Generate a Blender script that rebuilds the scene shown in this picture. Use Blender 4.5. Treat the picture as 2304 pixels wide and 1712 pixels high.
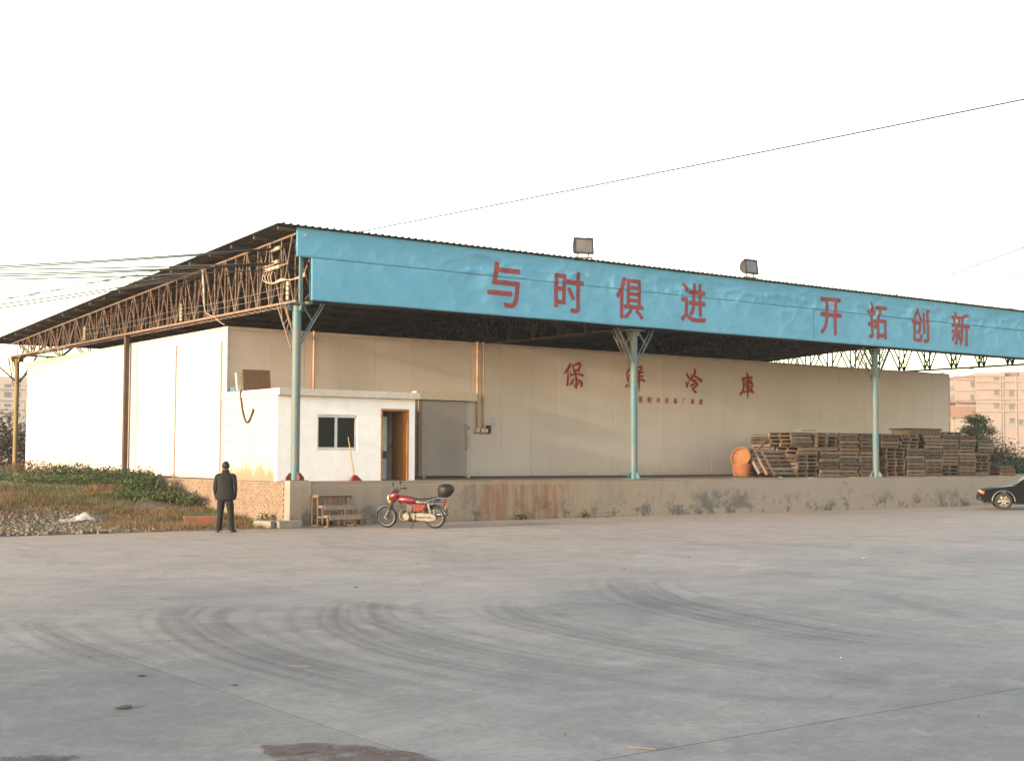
import bpy, bmesh, math, random
from math import radians, sin, cos, pi, sqrt, atan2
from mathutils import Vector, Matrix, noise

scene = bpy.context.scene
for o in list(bpy.data.objects):
    bpy.data.objects.remove(o)
COL = scene.collection

# ---------------------------------------------------------------- camera
yaw, pitch, roll = radians(36.5619), radians(3.2924), radians(0.2112)
fwd = Vector((sin(yaw)*cos(pitch), cos(yaw)*cos(pitch), sin(pitch)))
rgt0 = Vector((cos(yaw), -sin(yaw), 0)); up0 = rgt0.cross(fwd)
rgt = cos(roll)*rgt0 + sin(roll)*up0
upv = -sin(roll)*rgt0 + cos(roll)*up0
cam_d = bpy.data.cameras.new('camera'); cam = bpy.data.objects.new('camera', cam_d); COL.objects.link(cam)
cam_d.sensor_width = 36; cam_d.lens = 3029.29/2304*36
cam_d.clip_start = .1; cam_d.clip_end = 4000
m = Matrix((rgt, upv, -fwd)).transposed().to_4x4(); m.translation = (-16.705, -32.176, 1.809)
cam.matrix_world = m
scene.camera = cam

# ---------------------------------------------------------------- sky and sun
SUN_EL, SUN_AZ = radians(9.8), radians(2.5)          # light travels +X, slightly +Y
to_sun = Vector((-cos(SUN_AZ)*cos(SUN_EL), -sin(SUN_AZ)*cos(SUN_EL), sin(SUN_EL)))
world = bpy.data.worlds.new('World'); scene.world = world; world.use_nodes = True
wn = world.node_tree; bg = wn.nodes['Background']
sky = wn.nodes.new('ShaderNodeTexSky'); sky.sky_type = 'NISHITA'; sky.sun_disc = False
sky.sun_elevation = SUN_EL; sky.sun_rotation = atan2(to_sun.x, to_sun.y)
sky.air_density = 1.1; sky.dust_density = 0.7; sky.ozone_density = 0.0; sky.altitude = 0
wn.links.new(sky.outputs[0], bg.inputs[0]); bg.inputs[1].default_value = 0.15
sl = bpy.data.lights.new('sun', 'SUN'); sl.energy = 2.0; sl.angle = radians(1.5); sl.color = (1.0, .86, .69)
sun = bpy.data.objects.new('sun', sl); COL.objects.link(sun)
sun.rotation_euler = (-to_sun).to_track_quat('-Z', 'Y').to_euler(); sun.location = (-30, -10, 20)
vs = scene.view_settings; vs.view_transform = 'Standard'; vs.look = 'None'; vs.gamma = 1; vs.use_curve_mapping = False
vs.exposure = 2.13
try:
    scene.cycles.max_bounces = 6; scene.cycles.transparent_max_bounces = 10; scene.cycles.use_denoising = True
except Exception: pass

R = random.Random(7)
P = 1.154            # dock height
# ---------------------------------------------------------------- helpers
def lin(h):
    h = h.lstrip('#'); c = [int(h[i:i+2], 16)/255 for i in (0, 2, 4)]
    return tuple((x/12.92 if x <= .04045 else ((x+.055)/1.055)**2.4) for x in c)
MATS = {}
def nn(nt, t, **kw):
    n = nt.nodes.new(t)
    for k, v in kw.items(): setattr(n, k, v)
    return n
def pos_coord(nt, local=False, scale=(1, 1, 1)):
    if local:
        s = nn(nt, 'ShaderNodeTexCoord').outputs['Object']
    else:
        s = nn(nt, 'ShaderNodeNewGeometry').outputs['Position']
    mp = nn(nt, 'ShaderNodeMapping'); mp.inputs['Scale'].default_value = scale
    nt.links.new(s, mp.inputs['Vector']); return mp.outputs[0]
def noise_n(nt, vec, scale, detail=5, rough=.6, dist=0):
    n = nn(nt, 'ShaderNodeTexNoise'); n.inputs['Scale'].default_value = scale
    n.inputs['Detail'].default_value = detail; n.inputs['Roughness'].default_value = rough
    n.inputs['Distortion'].default_value = dist
    nt.links.new(vec, n.inputs['Vector']); return n.outputs['Fac']
def ramp(nt, fac, lo, hi, a=0., b=1.):
    n = nn(nt, 'ShaderNodeMapRange'); n.clamp = True; n.interpolation_type = 'SMOOTHSTEP'
    n.inputs['From Min'].default_value = lo; n.inputs['From Max'].default_value = hi
    n.inputs['To Min'].default_value = a; n.inputs['To Max'].default_value = b
    nt.links.new(fac, n.inputs['Value']); return n.outputs[0]
WARM = (.785, .735, .70)          # overall reflectance trim shared by every surface
def mixc(nt, fac, a, b):
    n = nn(nt, 'ShaderNodeMix', data_type='RGBA')
    if isinstance(fac, (int, float)): n.inputs[0].default_value = fac
    else: nt.links.new(fac, n.inputs[0])
    for s, v in ((6, a), (7, b)):
        if isinstance(v, tuple): n.inputs[s].default_value = (*[q*k_ for q, k_ in zip(v[:3], WARM)], 1)
        else: nt.links.new(v, n.inputs[s])
    return n.outputs[2]
def mathn(nt, op, a, b=None):
    n = nn(nt, 'ShaderNodeMath', operation=op)
    for i, v in enumerate((a, b)):
        if v is None: continue
        if isinstance(v, (int, float)): n.inputs[i].default_value = v
        else: nt.links.new(v, n.inputs[i])
    return n.outputs[0]
def base_mat(name):
    m = bpy.data.materials.new(name); m.use_nodes = True
    return m, m.node_tree, m.node_tree.nodes['Principled BSDF']
def M(name, c1, c2=None, rough=.8, metal=0, scale=4., bump=0., bscale=60., local=False, stretch=(1, 1, 1), lo=.35, hi=.65,
      c3=None, s3=1.2, lo3=.55, hi3=.7, spec=.3, rnd=0., transl=0., coat=0.):
    """two-tone noise colour, optional third stain colour, bump, per-object brightness"""
    if name in MATS: return MATS[name]
    m, nt, b = base_mat(name)
    c2 = c2 or tuple(x*.8 for x in c1)
    v = pos_coord(nt, local, stretch)
    col = mixc(nt, ramp(nt, noise_n(nt, v, scale), lo, hi), c1, c2)
    if c3: col = mixc(nt, ramp(nt, noise_n(nt, v, s3, 6, .65), lo3, hi3), col, c3)
    if rnd:
        oi = nn(nt, 'ShaderNodeObjectInfo')
        hs = nn(nt, 'ShaderNodeHueSaturation'); nt.links.new(col, hs.inputs['Color'])
        nt.links.new(ramp(nt, oi.outputs['Random'], 0, 1, 1-rnd, 1+rnd), hs.inputs['Value'])
        nt.links.new(ramp(nt, mathn(nt, 'FRACT', mathn(nt, 'MULTIPLY', oi.outputs['Random'], 7.3)), 0, 1, .75, 1.2), hs.inputs['Saturation'])
        col = hs.outputs[0]
    nt.links.new(col, b.inputs['Base Color'])
    b.inputs['Roughness'].default_value = rough; b.inputs['Metallic'].default_value = metal
    b.inputs['Specular IOR Level'].default_value = spec
    if coat: b.inputs['Coat Weight'].default_value = coat; b.inputs['Coat Roughness'].default_value = .08
    if bump:
        bp = nn(nt, 'ShaderNodeBump'); bp.inputs['Strength'].default_value = 1; bp.inputs['Distance'].default_value = bump
        nt.links.new(noise_n(nt, v, bscale, 6, .65), bp.inputs['Height']); nt.links.new(bp.outputs[0], b.inputs['Normal'])
    if transl:
        tr = nn(nt, 'ShaderNodeBsdfTranslucent'); nt.links.new(col, tr.inputs['Color'])
        mx = nn(nt, 'ShaderNodeMixShader'); mx.inputs[0].default_value = transl
        nt.links.new(b.outputs[0], mx.inputs[1]); nt.links.new(tr.outputs[0], mx.inputs[2])
        nt.links.new(mx.outputs[0], nt.nodes['Material Output'].inputs['Surface'])
    MATS[name] = m
    return m

class MB:
    def __init__(s): s.v = []; s.f = []
    def add(s, vs, fs):
        o = len(s.v); s.v += [tuple(p) for p in vs]; s.f += [tuple(i+o for i in f) for f in fs]; return s
    def box(s, x0, x1, y0, y1, z0, z1):
        return s.add([(x0,y0,z0),(x1,y0,z0),(x1,y1,z0),(x0,y1,z0),(x0,y0,z1),(x1,y0,z1),(x1,y1,z1),(x0,y1,z1)],
                     [(0,3,2,1),(4,5,6,7),(0,1,5,4),(1,2,6,5),(2,3,7,6),(3,0,4,7)])
    def obox(s, c, ax, ay, az):
        c, ax, ay, az = map(Vector, (c, ax, ay, az))
        vs = [c+a*ax+b*ay+d*az for d in (-1,1) for (a,b) in ((-1,-1),(1,-1),(1,1),(-1,1))]
        return s.add(vs, [(0,3,2,1),(4,5,6,7),(0,1,5,4),(1,2,6,5),(2,3,7,6),(3,0,4,7)])
    def bar(s, p0, p1, w, h=None, upd=(0,0,1)):
        h = h or w; p0, p1 = Vector(p0), Vector(p1); d = (p1-p0); L = d.length; d.normalize()
        u = Vector(upd)
        if abs(d.dot(u)) > .98: u = Vector((1,0,0))
        a = d.cross(u).normalized(); b = a.cross(d).normalized()
        return s.obox((p0+p1)/2, d*L/2, a*w/2, b*h/2)
    def cyl(s, p0, p1, r0, r1=None, n=10, caps=True):
        r1 = r0 if r1 is None else r1; p0, p1 = Vector(p0), Vector(p1); d = (p1-p0).normalized()
        u = Vector((0,0,1)) if abs(d.z) < .95 else Vector((1,0,0))
        a = d.cross(u).normalized(); b = d.cross(a).normalized()
        vs = [p0+(a*cos(2*pi*i/n)+b*sin(2*pi*i/n))*r0 for i in range(n)] + [p1+(a*cos(2*pi*i/n)+b*sin(2*pi*i/n))*r1 for i in range(n)]
        fs = [(i,(i+1)%n,n+(i+1)%n,n+i) for i in range(n)]
        if caps: fs += [tuple(range(n-1,-1,-1)), tuple(range(n,2*n))]
        return s.add(vs, fs)
    def tube(s, pts, r, n=6, caps=True, r_fn=None):
        pts = [Vector(p) for p in pts]; rings = []; N = len(pts)
        prev = None
        for i, p in enumerate(pts):
            d = (pts[min(i+1,N-1)]-pts[max(i-1,0)]).normalized()
            if prev is None:
                u = Vector((0,0,1)) if abs(d.z) < .9 else Vector((1,0,0)); a = d.cross(u).normalized()
            else:
                a = (prev - d*prev.dot(d)).normalized()
            prev = a; b = d.cross(a)
            rr = r_fn(i/(N-1)) if r_fn else r
            rings.append([p+(a*cos(2*pi*k/n)+b*sin(2*pi*k/n))*rr for k in range(n)])
        vs = [q for g in rings for q in g]
        fs = [(i*n+k, i*n+(k+1)%n, (i+1)*n+(k+1)%n, (i+1)*n+k) for i in range(N-1) for k in range(n)]
        if caps: fs += [tuple(range(n-1,-1,-1)), tuple(range((N-1)*n, N*n))]
        return s.add(vs, fs)
    def rings(s, rings, cap0=True, cap1=True):
        n = len(rings[0]); vs = [q for g in rings for q in g]; N = len(rings)
        fs = [(i*n+k, i*n+(k+1)%n, (i+1)*n+(k+1)%n, (i+1)*n+k) for i in range(N-1) for k in range(n)]
        if cap0: fs.append(tuple(range(n-1,-1,-1)))
        if cap1: fs.append(tuple(range((N-1)*n, N*n)))
        return s.add(vs, fs)
    def lathe(s, prof, n=24, mat=None, cap0=False, cap1=False):
        mat = mat or Matrix()
        rings = [[mat @ Vector((r*cos(2*pi*k/n), r*sin(2*pi*k/n), z)) for k in range(n)] for r, z in prof]
        return s.rings(rings, cap0, cap1)
    def prism(s, poly, fn, d0, d1):
        n = len(poly); vs = [fn(a, b, d0) for a, b in poly] + [fn(a, b, d1) for a, b in poly]
        fs = [(i,(i+1)%n,n+(i+1)%n,n+i) for i in range(n)] + [tuple(range(n-1,-1,-1)), tuple(range(n,2*n))]
        return s.add(vs, fs)
    def mesh(s, name, smooth=False, fix=True):
        me = bpy.data.meshes.new(name); me.from_pydata([tuple(v) for v in s.v], [], s.f)
        if fix and len(s.f) < 60000:
            bm = bmesh.new(); bm.from_mesh(me); bmesh.ops.recalc_face_normals(bm, faces=bm.faces); bm.to_mesh(me); bm.free()
        if smooth:
            for p in me.polygons: p.use_smooth = True
        me.update(); return me
    def build(s, name, mat, parent=None, smooth=False, bevel=0, local=False, angle=None, subsurf=0, fix=True):
        return put(name, s.mesh(name, smooth or angle is not None, fix), mat, parent, bevel, local, angle, subsurf)
def put(name, me, mat, parent=None, bevel=0, local=False, angle=None, subsurf=0):
    if mat is not None and not me.materials: me.materials.append(mat)
    o = bpy.data.objects.new(name, me); COL.objects.link(o)
    if parent is not None:
        o.parent = parent
        if not local and parent.type == 'EMPTY':
            o.matrix_parent_inverse = Matrix.Translation(-Vector(parent.location))
    if angle is not None:
        me.set_sharp_from_angle(angle=radians(angle))
    if subsurf:
        md = o.modifiers.new('ss', 'SUBSURF'); md.levels = md.render_levels = subsurf
    if bevel:
        md = o.modifiers.new('bev', 'BEVEL'); md.width = bevel; md.segments = 2; md.limit_method = 'ANGLE'
    return o
def thing(name, label, cat, loc=(0,0,0), rz=0, group=None):
    o = bpy.data.objects.new(name, None); COL.objects.link(o); o.empty_display_size = .2
    o.location = loc; o.rotation_euler = (0,0,rz); o['label'] = label; o['category'] = cat
    if group: o['group'] = group
    return o
def tag(o, label, cat, group=None, kind=None):
    o['label'] = label; o['category'] = cat
    if group: o['group'] = group
    if kind: o['kind'] = kind
    return o
def struct(o, label=None):
    o['kind'] = 'structure'
    if label: o['label'] = label
    return o
def dup(root, loc=None, rot=None, label=None):
    r = root.copy(); COL.objects.link(r)
    if loc is not None: r.location = loc
    if rot is not None: r.rotation_euler = rot
    if label: r['label'] = label
    for ch in list(root.children):
        c = ch.copy(); COL.objects.link(c); c.parent = r
        for g in ch.children:
            d = g.copy(); COL.objects.link(d); d.parent = c
    return r
def sstep(a, b, x):
    t = max(0., min(1., (x-a)/(b-a))); return t*t*(3-2*t)
def spline(pts, n=8):
    """Catmull-Rom through tuples of any length"""
    out = []
    for i in range(len(pts)-1):
        p0 = pts[max(i-1,0)]; p1 = pts[i]; p2 = pts[i+1]; p3 = pts[min(i+2,len(pts)-1)]
        for k in range(n):
            t = k/n
            out.append(tuple(.5*((2*b)+(-a+c)*t+(2*a-5*b+4*c-d)*t*t+(-a+3*b-3*c+d)*t**3) for a,b,c,d in zip(p0,p1,p2,p3)))
    out.append(tuple(pts[-1])); return out
ORD = ['lowest','second','third','fourth','fifth','sixth','seventh','eighth','ninth','tenth','eleventh','twelfth','thirteenth','fourteenth']

# ---------------------------------------------------------------- materials
def panel_mat():
    m, nt, b = base_mat('cream_panel')
    v = pos_coord(nt); vz = pos_coord(nt, False, (1,1,.12))
    sx = nn(nt, 'ShaderNodeSeparateXYZ'); nt.links.new(nn(nt, 'ShaderNodeNewGeometry').outputs['Position'], sx.inputs[0])
    c = mixc(nt, ramp(nt, noise_n(nt, v, .5, 5, .6), .3, .7), (.65,.555,.51), (.605,.515,.47))
    c = mixc(nt, ramp(nt, noise_n(nt, vz, 3.2, 6, .7), .54, .78, 0, .45), c, (.47,.375,.30))
    c = mixc(nt, ramp(nt, noise_n(nt, v, 2.4, 7, .75), .62, .8, 0, .5), c, (.50,.41,.345))
    foot = mathn(nt, 'SUBTRACT', sx.outputs['Z'], mathn(nt, 'MULTIPLY', noise_n(nt, v, 3.0, 7, .75), 1.1))
    c = mixc(nt, ramp(nt, foot, .55, .95, .35, 0), c, (.34,.27,.20))
    oi = nn(nt, 'ShaderNodeObjectInfo'); hs = nn(nt, 'ShaderNodeHueSaturation')
    nt.links.new(c, hs.inputs['Color']); nt.links.new(ramp(nt, oi.outputs['Random'], 0, 1, .97, 1.03), hs.inputs['Value'])
    nt.links.new(hs.outputs[0], b.inputs['Base Color']); b.inputs['Roughness'].default_value = .6; b.inputs['Specular IOR Level'].default_value = .25
    bp = nn(nt, 'ShaderNodeBump'); bp.inputs['Strength'].default_value = 1; bp.inputs['Distance'].default_value = .004
    nt.links.new(noise_n(nt, v, 1.6, 3, .5), bp.inputs['Height']); nt.links.new(bp.outputs[0], b.inputs['Normal'])
    return m
m_panel = panel_mat()
m_trim = M('panel_trim', (.60,.505,.44), rough=.5)
m_white = M('white_plaster', (1.08,1.04,1.06), (1.02,.98,.99), rough=.85, scale=3, bump=.003, bscale=30, c3=(.86,.76,.68), s3=1.6, lo3=.62, hi3=.78)
m_slab = M('annex_slab', (.70,.62,.57), (.6,.53,.48), rough=.8, bump=.002)
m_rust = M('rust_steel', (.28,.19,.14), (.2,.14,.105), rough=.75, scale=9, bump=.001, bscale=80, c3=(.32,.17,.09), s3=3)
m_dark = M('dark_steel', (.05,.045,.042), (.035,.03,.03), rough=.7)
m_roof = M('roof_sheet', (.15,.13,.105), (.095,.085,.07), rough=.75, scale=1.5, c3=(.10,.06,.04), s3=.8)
m_rust_shade = M('shade_toned_rust', (.075,.05,.036), (.05,.038,.03), rough=.85, scale=6)  # rust darkened so the under-roof shade is painted into the inner trusses
m_alu = M('aluminium', (.72,.70,.74), rough=.4, metal=.3, spec=.5)
m_chrome = M('chrome', (.55,.53,.51), (.42,.40,.38), rough=.22, metal=1, scale=20)
m_rubber = M('rubber', (.022,.021,.02), (.035,.033,.03), rough=.85, scale=20)
m_wood = M('orange_wood', (.46,.20,.065), (.36,.145,.045), rough=.6, scale=3, stretch=(6,6,1))
m_red_paint = M('red_letter_paint', (.36,.032,.026), (.29,.026,.022), rough=.7, scale=14)
m_black_pl = M('black_plastic', (.016,.018,.02), rough=.5, spec=.3)
def colpaint():
    m, nt, b = base_mat('column_paint')
    v = pos_coord(nt, False, (1, 1, .45))
    c = mixc(nt, ramp(nt, noise_n(nt, v, 2.6, 6, .7), .40, .58), (.055,.165,.185), (.14,.15,.145))
    c = mixc(nt, ramp(nt, noise_n(nt, v, 5.5, 6, .75), .56, .7), c, (.16,.115,.08))
    nt.links.new(c, b.inputs['Base Color']); b.inputs['Roughness'].default_value = .6
    return m
m_col = colpaint()
m_olive = M('mustard_column_paint', (.30,.20,.07), (.22,.16,.07), rough=.7, scale=3, stretch=(1,1,.4))
def fascia_mat():
    m, nt, b = base_mat('blue_fascia')
    v = pos_coord(nt)
    c = mixc(nt, ramp(nt, noise_n(nt, v, .5, 6, .6), .3, .7), (.145,.40,.60), (.175,.45,.66))
    c = mixc(nt, ramp(nt, noise_n(nt, v, 3.5, 6, .7), .52, .75, 0, .5), c, (.22,.45,.56))
    nt.links.new(c, b.inputs['Base Color']); b.inputs['Roughness'].default_value = .7
    b.inputs['Specular IOR Level'].default_value = .12
    bp = nn(nt, 'ShaderNodeBump'); bp.inputs['Strength'].default_value = 1; bp.inputs['Distance'].default_value = .014
    nt.links.new(noise_n(nt, v, 3.2, 6, .6, .6), bp.inputs['Height']); nt.links.new(bp.outputs[0], b.inputs['Normal'])
    return m
m_fascia = fascia_mat()
m_letter = M('faded_red_letters', (.30,.055,.062), (.26,.052,.06), rough=.65, scale=6)

def yard_mat():
    m, nt, b = base_mat('yard_concrete')
    v = pos_coord(nt)
    big = noise_n(nt, v, .16, 7, .65, .6)
    c = mixc(nt, ramp(nt, big, .36, .62), (.178,.172,.17), (.25,.236,.228))
    # paler and more tan towards the dock, in broken patches
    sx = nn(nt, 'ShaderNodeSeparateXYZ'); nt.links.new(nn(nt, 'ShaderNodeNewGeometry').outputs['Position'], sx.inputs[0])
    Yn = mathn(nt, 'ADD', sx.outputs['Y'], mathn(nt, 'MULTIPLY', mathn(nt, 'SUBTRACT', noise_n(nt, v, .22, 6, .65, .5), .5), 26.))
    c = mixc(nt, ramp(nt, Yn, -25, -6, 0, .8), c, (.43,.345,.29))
    c = mixc(nt, ramp(nt, noise_n(nt, v, .75, 8, .72, .9), .50, .70, 0, .7), c, (.30,.275,.255))
    c = mixc(nt, ramp(nt, noise_n(nt, pos_coord(nt, False, (1.2,.35,1)), .9, 7, .72, .4), .52, .72, 0, .5), c, (.13,.125,.122))
    c = mixc(nt, ramp(nt, noise_n(nt, v, 45, 4, .8), .60, .80, 0, .5), c, (.085,.08,.078))
    c = mixc(nt, ramp(nt, noise_n(nt, v, 5, 6, .75, .5), .60, .76, 0, .6), c, (.40,.365,.335))
    c = mixc(nt, ramp(nt, noise_n(nt, pos_coord(nt, False, (1,1.6,1)), 2.2, 7, .8, .8), .55, .72, 0, .4), c, (.14,.132,.127))
    g1 = noise_n(nt, pos_coord(nt, False, (1,1.25,1)), 1.35, 10, .82, .6)
    hs0 = nn(nt, 'ShaderNodeHueSaturation'); nt.links.new(c, hs0.inputs['Color']); nt.links.new(ramp(nt, g1, .34, .66, .85, 1.15), hs0.inputs['Value']); c = hs0.outputs[0]
    g2 = noise_n(nt, v, 14, 8, .85)
    hs1 = nn(nt, 'ShaderNodeHueSaturation'); nt.links.new(c, hs1.inputs['Color']); nt.links.new(ramp(nt, g2, .36, .64, .86, 1.14), hs1.inputs['Value']); c = hs1.outputs[0]
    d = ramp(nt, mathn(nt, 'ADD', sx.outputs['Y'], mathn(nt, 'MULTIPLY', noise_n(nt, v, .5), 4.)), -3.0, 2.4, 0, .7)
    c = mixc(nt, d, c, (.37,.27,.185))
    oi = nn(nt, 'ShaderNodeObjectInfo'); hs = nn(nt, 'ShaderNodeHueSaturation')
    nt.links.new(c, hs.inputs['Color']); nt.links.new(ramp(nt, oi.outputs['Random'], 0, 1, .95, 1.05), hs.inputs['Value'])
    nt.links.new(hs.outputs[0], b.inputs['Base Color'])
    b.inputs['Roughness'].default_value = .75; b.inputs['Specular IOR Level'].default_value = .3
    bp = nn(nt, 'ShaderNodeBump'); bp.inputs['Strength'].default_value = .7; bp.inputs['Distance'].default_value = .004
    nt.links.new(noise_n(nt, v, 22, 8, .75), bp.inputs['Height']); nt.links.new(bp.outputs[0], b.inputs['Normal'])
    return m
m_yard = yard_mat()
def tyre_mat():
    m, nt, b = base_mat('tyre_rubber_smear')
    uv = nn(nt, 'ShaderNodeUVMap'); uv.uv_map = 'UVMap'
    sx = nn(nt, 'ShaderNodeSeparateXYZ'); nt.links.new(uv.outputs[0], sx.inputs[0])
    across = mathn(nt, 'ABSOLUTE', mathn(nt, 'SUBTRACT', sx.outputs['Y'], .5))
    a = ramp(nt, across, .02, .5, 1, 0)
    a = mathn(nt, 'MULTIPLY', a, ramp(nt, sx.outputs['X'], 0, .3, 0, 1))
    a = mathn(nt, 'MULTIPLY', a, ramp(nt, sx.outputs['X'], .7, 1, 1, 0))
    a = mathn(nt, 'MULTIPLY', a, ramp(nt, noise_n(nt, pos_coord(nt), 1.3, 7, .75, .5), .3, .62, .45, 1))
    mp = nn(nt, 'ShaderNodeMapping'); mp.inputs['Scale'].default_value = (2.5, 9, 1); nt.links.new(uv.outputs[0], mp.inputs['Vector'])
    a = mathn(nt, 'MULTIPLY', a, ramp(nt, noise_n(nt, mp.outputs[0], 1.0, 4, .6), .3, .65, .45, 1))
    a = mathn(nt, 'MULTIPLY', a, .14)
    b.inputs['Base Color'].default_value = (.075,.078,.078,1); b.inputs['Roughness'].default_value = .75
    b.inputs['Specular IOR Level'].default_value = .3
    nt.links.new(a, b.inputs['Alpha']); return m
m_tyre = tyre_mat()
def dock_mat():
    m, nt, b = base_mat('dock_concrete')
    v = pos_coord(nt); vz = pos_coord(nt, False, (1,1,.14))
    sx = nn(nt, 'ShaderNodeSeparateXYZ'); nt.links.new(nn(nt, 'ShaderNodeNewGeometry').outputs['Position'], sx.inputs[0])
    X, Z = sx.outputs['X'], sx.outputs['Z']
    c = mixc(nt, ramp(nt, noise_n(nt, v, .55, 6, .65), .3, .7), (.38,.295,.23), (.275,.23,.195))
    c = mixc(nt, ramp(nt, noise_n(nt, vz, 3.0, 7, .75), .46, .68, 0, .7), c, (.43,.345,.275))
    c = mixc(nt, ramp(nt, noise_n(nt, vz, 6.0, 7, .75), .5, .68, 0, .6), c, (.17,.15,.13))
    c = mixc(nt, mathn(nt, 'MULTIPLY', ramp(nt, X, 9, 17), .65), c, (.35,.315,.285))
    # rust-brown wash below a leak, X 5.6 to 9.6
    rx = mathn(nt, 'MULTIPLY', ramp(nt, X, 4.6, 6.3), ramp(nt, X, 8.6, 9.9, 1, 0))
    c = mixc(nt, mathn(nt, 'MULTIPLY', rx, ramp(nt, noise_n(nt, vz, 4.5, 5, .7), .38, .62, .1, .85)), c, (.27,.135,.075))
    # dark mould patches that climb from the foot
    md = mathn(nt, 'MULTIPLY', ramp(nt, noise_n(nt, v, 1.5, 7, .8), .49, .60), ramp(nt, Z, .15, .9, .9, 0))
    c = mixc(nt, md, c, (.115,.11,.105))
    md2 = mathn(nt, 'MULTIPLY', ramp(nt, noise_n(nt, v, .6, 7, .75), .58, .66), .4)
    c = mixc(nt, md2, c, (.15,.145,.14))
    px_ = mathn(nt, 'MULTIPLY', ramp(nt, X, 14.0, 14.6), ramp(nt, X, 16.6, 17.4, 1, 0)); pz_ = mathn(nt, 'MULTIPLY', ramp(nt, Z, .12, .25), ramp(nt, Z, .6, .95, 1, 0))
    c = mixc(nt, mathn(nt, 'MULTIPLY', mathn(nt, 'MULTIPLY', px_, pz_), ramp(nt, noise_n(nt, v, 2.2, 7, .8), .40, .54, 0, .85)), c, (.14,.135,.13))
    # paler worn lip
    c = mixc(nt, mathn(nt, 'MULTIPLY', ramp(nt, mathn(nt, 'ADD', Z, mathn(nt, 'MULTIPLY', noise_n(nt, v, 2.5, 6, .7), .25)), 1.12, 1.22), .6), c, (.40,.32,.25))
    nt.links.new(c, b.inputs['Base Color']); b.inputs['Roughness'].default_value = .9
    b.inputs['Specular IOR Level'].default_value = .2
    bp = nn(nt, 'ShaderNodeBump'); bp.inputs['Strength'].default_value = 1; bp.inputs['Distance'].default_value = .012
    nt.links.new(noise_n(nt, v, 9, 8, .72), bp.inputs['Height']); nt.links.new(bp.outputs[0], b.inputs['Normal'])
    return m
m_dock = dock_mat()
m_brick = M('tan_brick', (.30,.215,.15), (.225,.16,.11), rough=.9, scale=7, bump=.004, bscale=60, c3=(.36,.27,.195), s3=2)
m_mortar = M('mortar', (.22,.17,.12), (.18,.14,.1), rough=.95, bump=.004, bscale=40)
m_soil = M('soil', (.20,.135,.085), (.13,.095,.065), rough=.95, scale=1.2, bump=.03, bscale=7, c3=(.27,.24,.2), s3=.5)
m_leaf = M('weed_leaf', (.065,.125,.035), (.12,.15,.045), rough=.6, scale=3, transl=.25)
m_leaf2 = M('dark_leaf', (.045,.092,.03), (.085,.12,.04), rough=.6, scale=3, transl=.2)
m_drygrass = M('dry_grass', (.25,.135,.055), (.18,.105,.045), rough=.8, scale=1.5, c3=(.12,.13,.045), s3=.9, lo3=.5, hi3=.62, transl=.2)
m_green = M('green_grass', (.085,.125,.035), (.14,.13,.05), rough=.7, scale=1.5, transl=.2)
m_brownleaf = M('brown_leaf', (.15,.10,.055), (.10,.075,.045), rough=.8, scale=2, transl=.2)
m_bark = M('bark', (.12,.085,.06), rough=.9, scale=10)
m_litter = M('white_litter', (.56,.53,.50), (.46,.43,.40), rough=.6, scale=9)
m_wire = M('wire', (.035,.033,.035), rough=.6)
m_cable = M('pale_cable', (.55,.42,.33), rough=.6)
m_porcelain = M('porcelain', (.72,.60,.44), rough=.35)
m_pallet = M('pallet_wood', (.205,.13,.086), (.14,.102,.078), rough=.85, scale=5, local=True, stretch=(1,1,6), bump=.002, bscale=30, c3=(.22,.175,.135), s3=2.0, rnd=.42)
m_palgrey = M('grey_pallet_wood', (.20,.20,.19), (.15,.155,.15), rough=.85, scale=5, local=True)
m_conc = M('concrete_block', (.29,.26,.22), (.23,.2,.17), rough=.9, bump=.006, bscale=25)
m_glass_dark = M('dark_glass', (.010,.016,.014), rough=.25, spec=.12)

# ================================================================ GROUND
def gh(x, y):
    """height of the bare ground"""
    yb = -1.25 - .11*(max(-30, min(x, 0))+1.9) + .22*noise.noise(Vector((x*.9, 3.1, 0)))
    if x < 0: r = sstep(.5, 11.5, y)*.95
    elif x > 40: r = max(sstep(1.5, 9, y)*.85, 0)
    else: r = .95*sstep(20, 24, y)
    far = sstep(40, 120, y)
    r = r*(1-far) + .6*far
    if x < -.2:
        if y < yb: return -.06 - .0*y
        r += .012 + .03*sstep(yb, yb+1.2, y)*(1+noise.noise(Vector((x*1.7, y*1.7, 0)))) + .05*noise.noise(Vector((x*.6, y*.6, 5)))*sstep(yb, yb+3, y)
        return r
    if x > 46 and y > -1: return r - .06 + .07*sstep(-1, 1, y)
    if y < 1: return -.06
    return max(-.06, r)
def axis(lst):
    out = []
    for a, b, n in lst: out += [a+(b-a)*i/n for i in range(n)]
    return out+[lst[-1][1]]
gx = axis([(-900,-200,5),(-200,-40,8),(-40,-16,8),(-16,-.5,62),(-.5,40,10),(40,80,20),(80,300,10),(300,900,5)])
gy = axis([(-400,-200,2),(-200,-20,6),(-20,-2.4,3),(-2.4,14,66),(14,40,16),(40,120,10),(120,400,8),(400,900,4)])
mb = MB(); nx = len(gx)
mb.v = [(x, y, gh(x, y)) for y in gy for x in gx]
mb.f = [(j*nx+i, j*nx+i+1, (j+1)*nx+i+1, (j+1)*nx+i) for j in range(len(gy)-1) for i in range(nx-1)]
ground = struct(mb.build('ground', m_soil, smooth=True), 'bare soil and rough ground around the warehouse')

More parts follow.
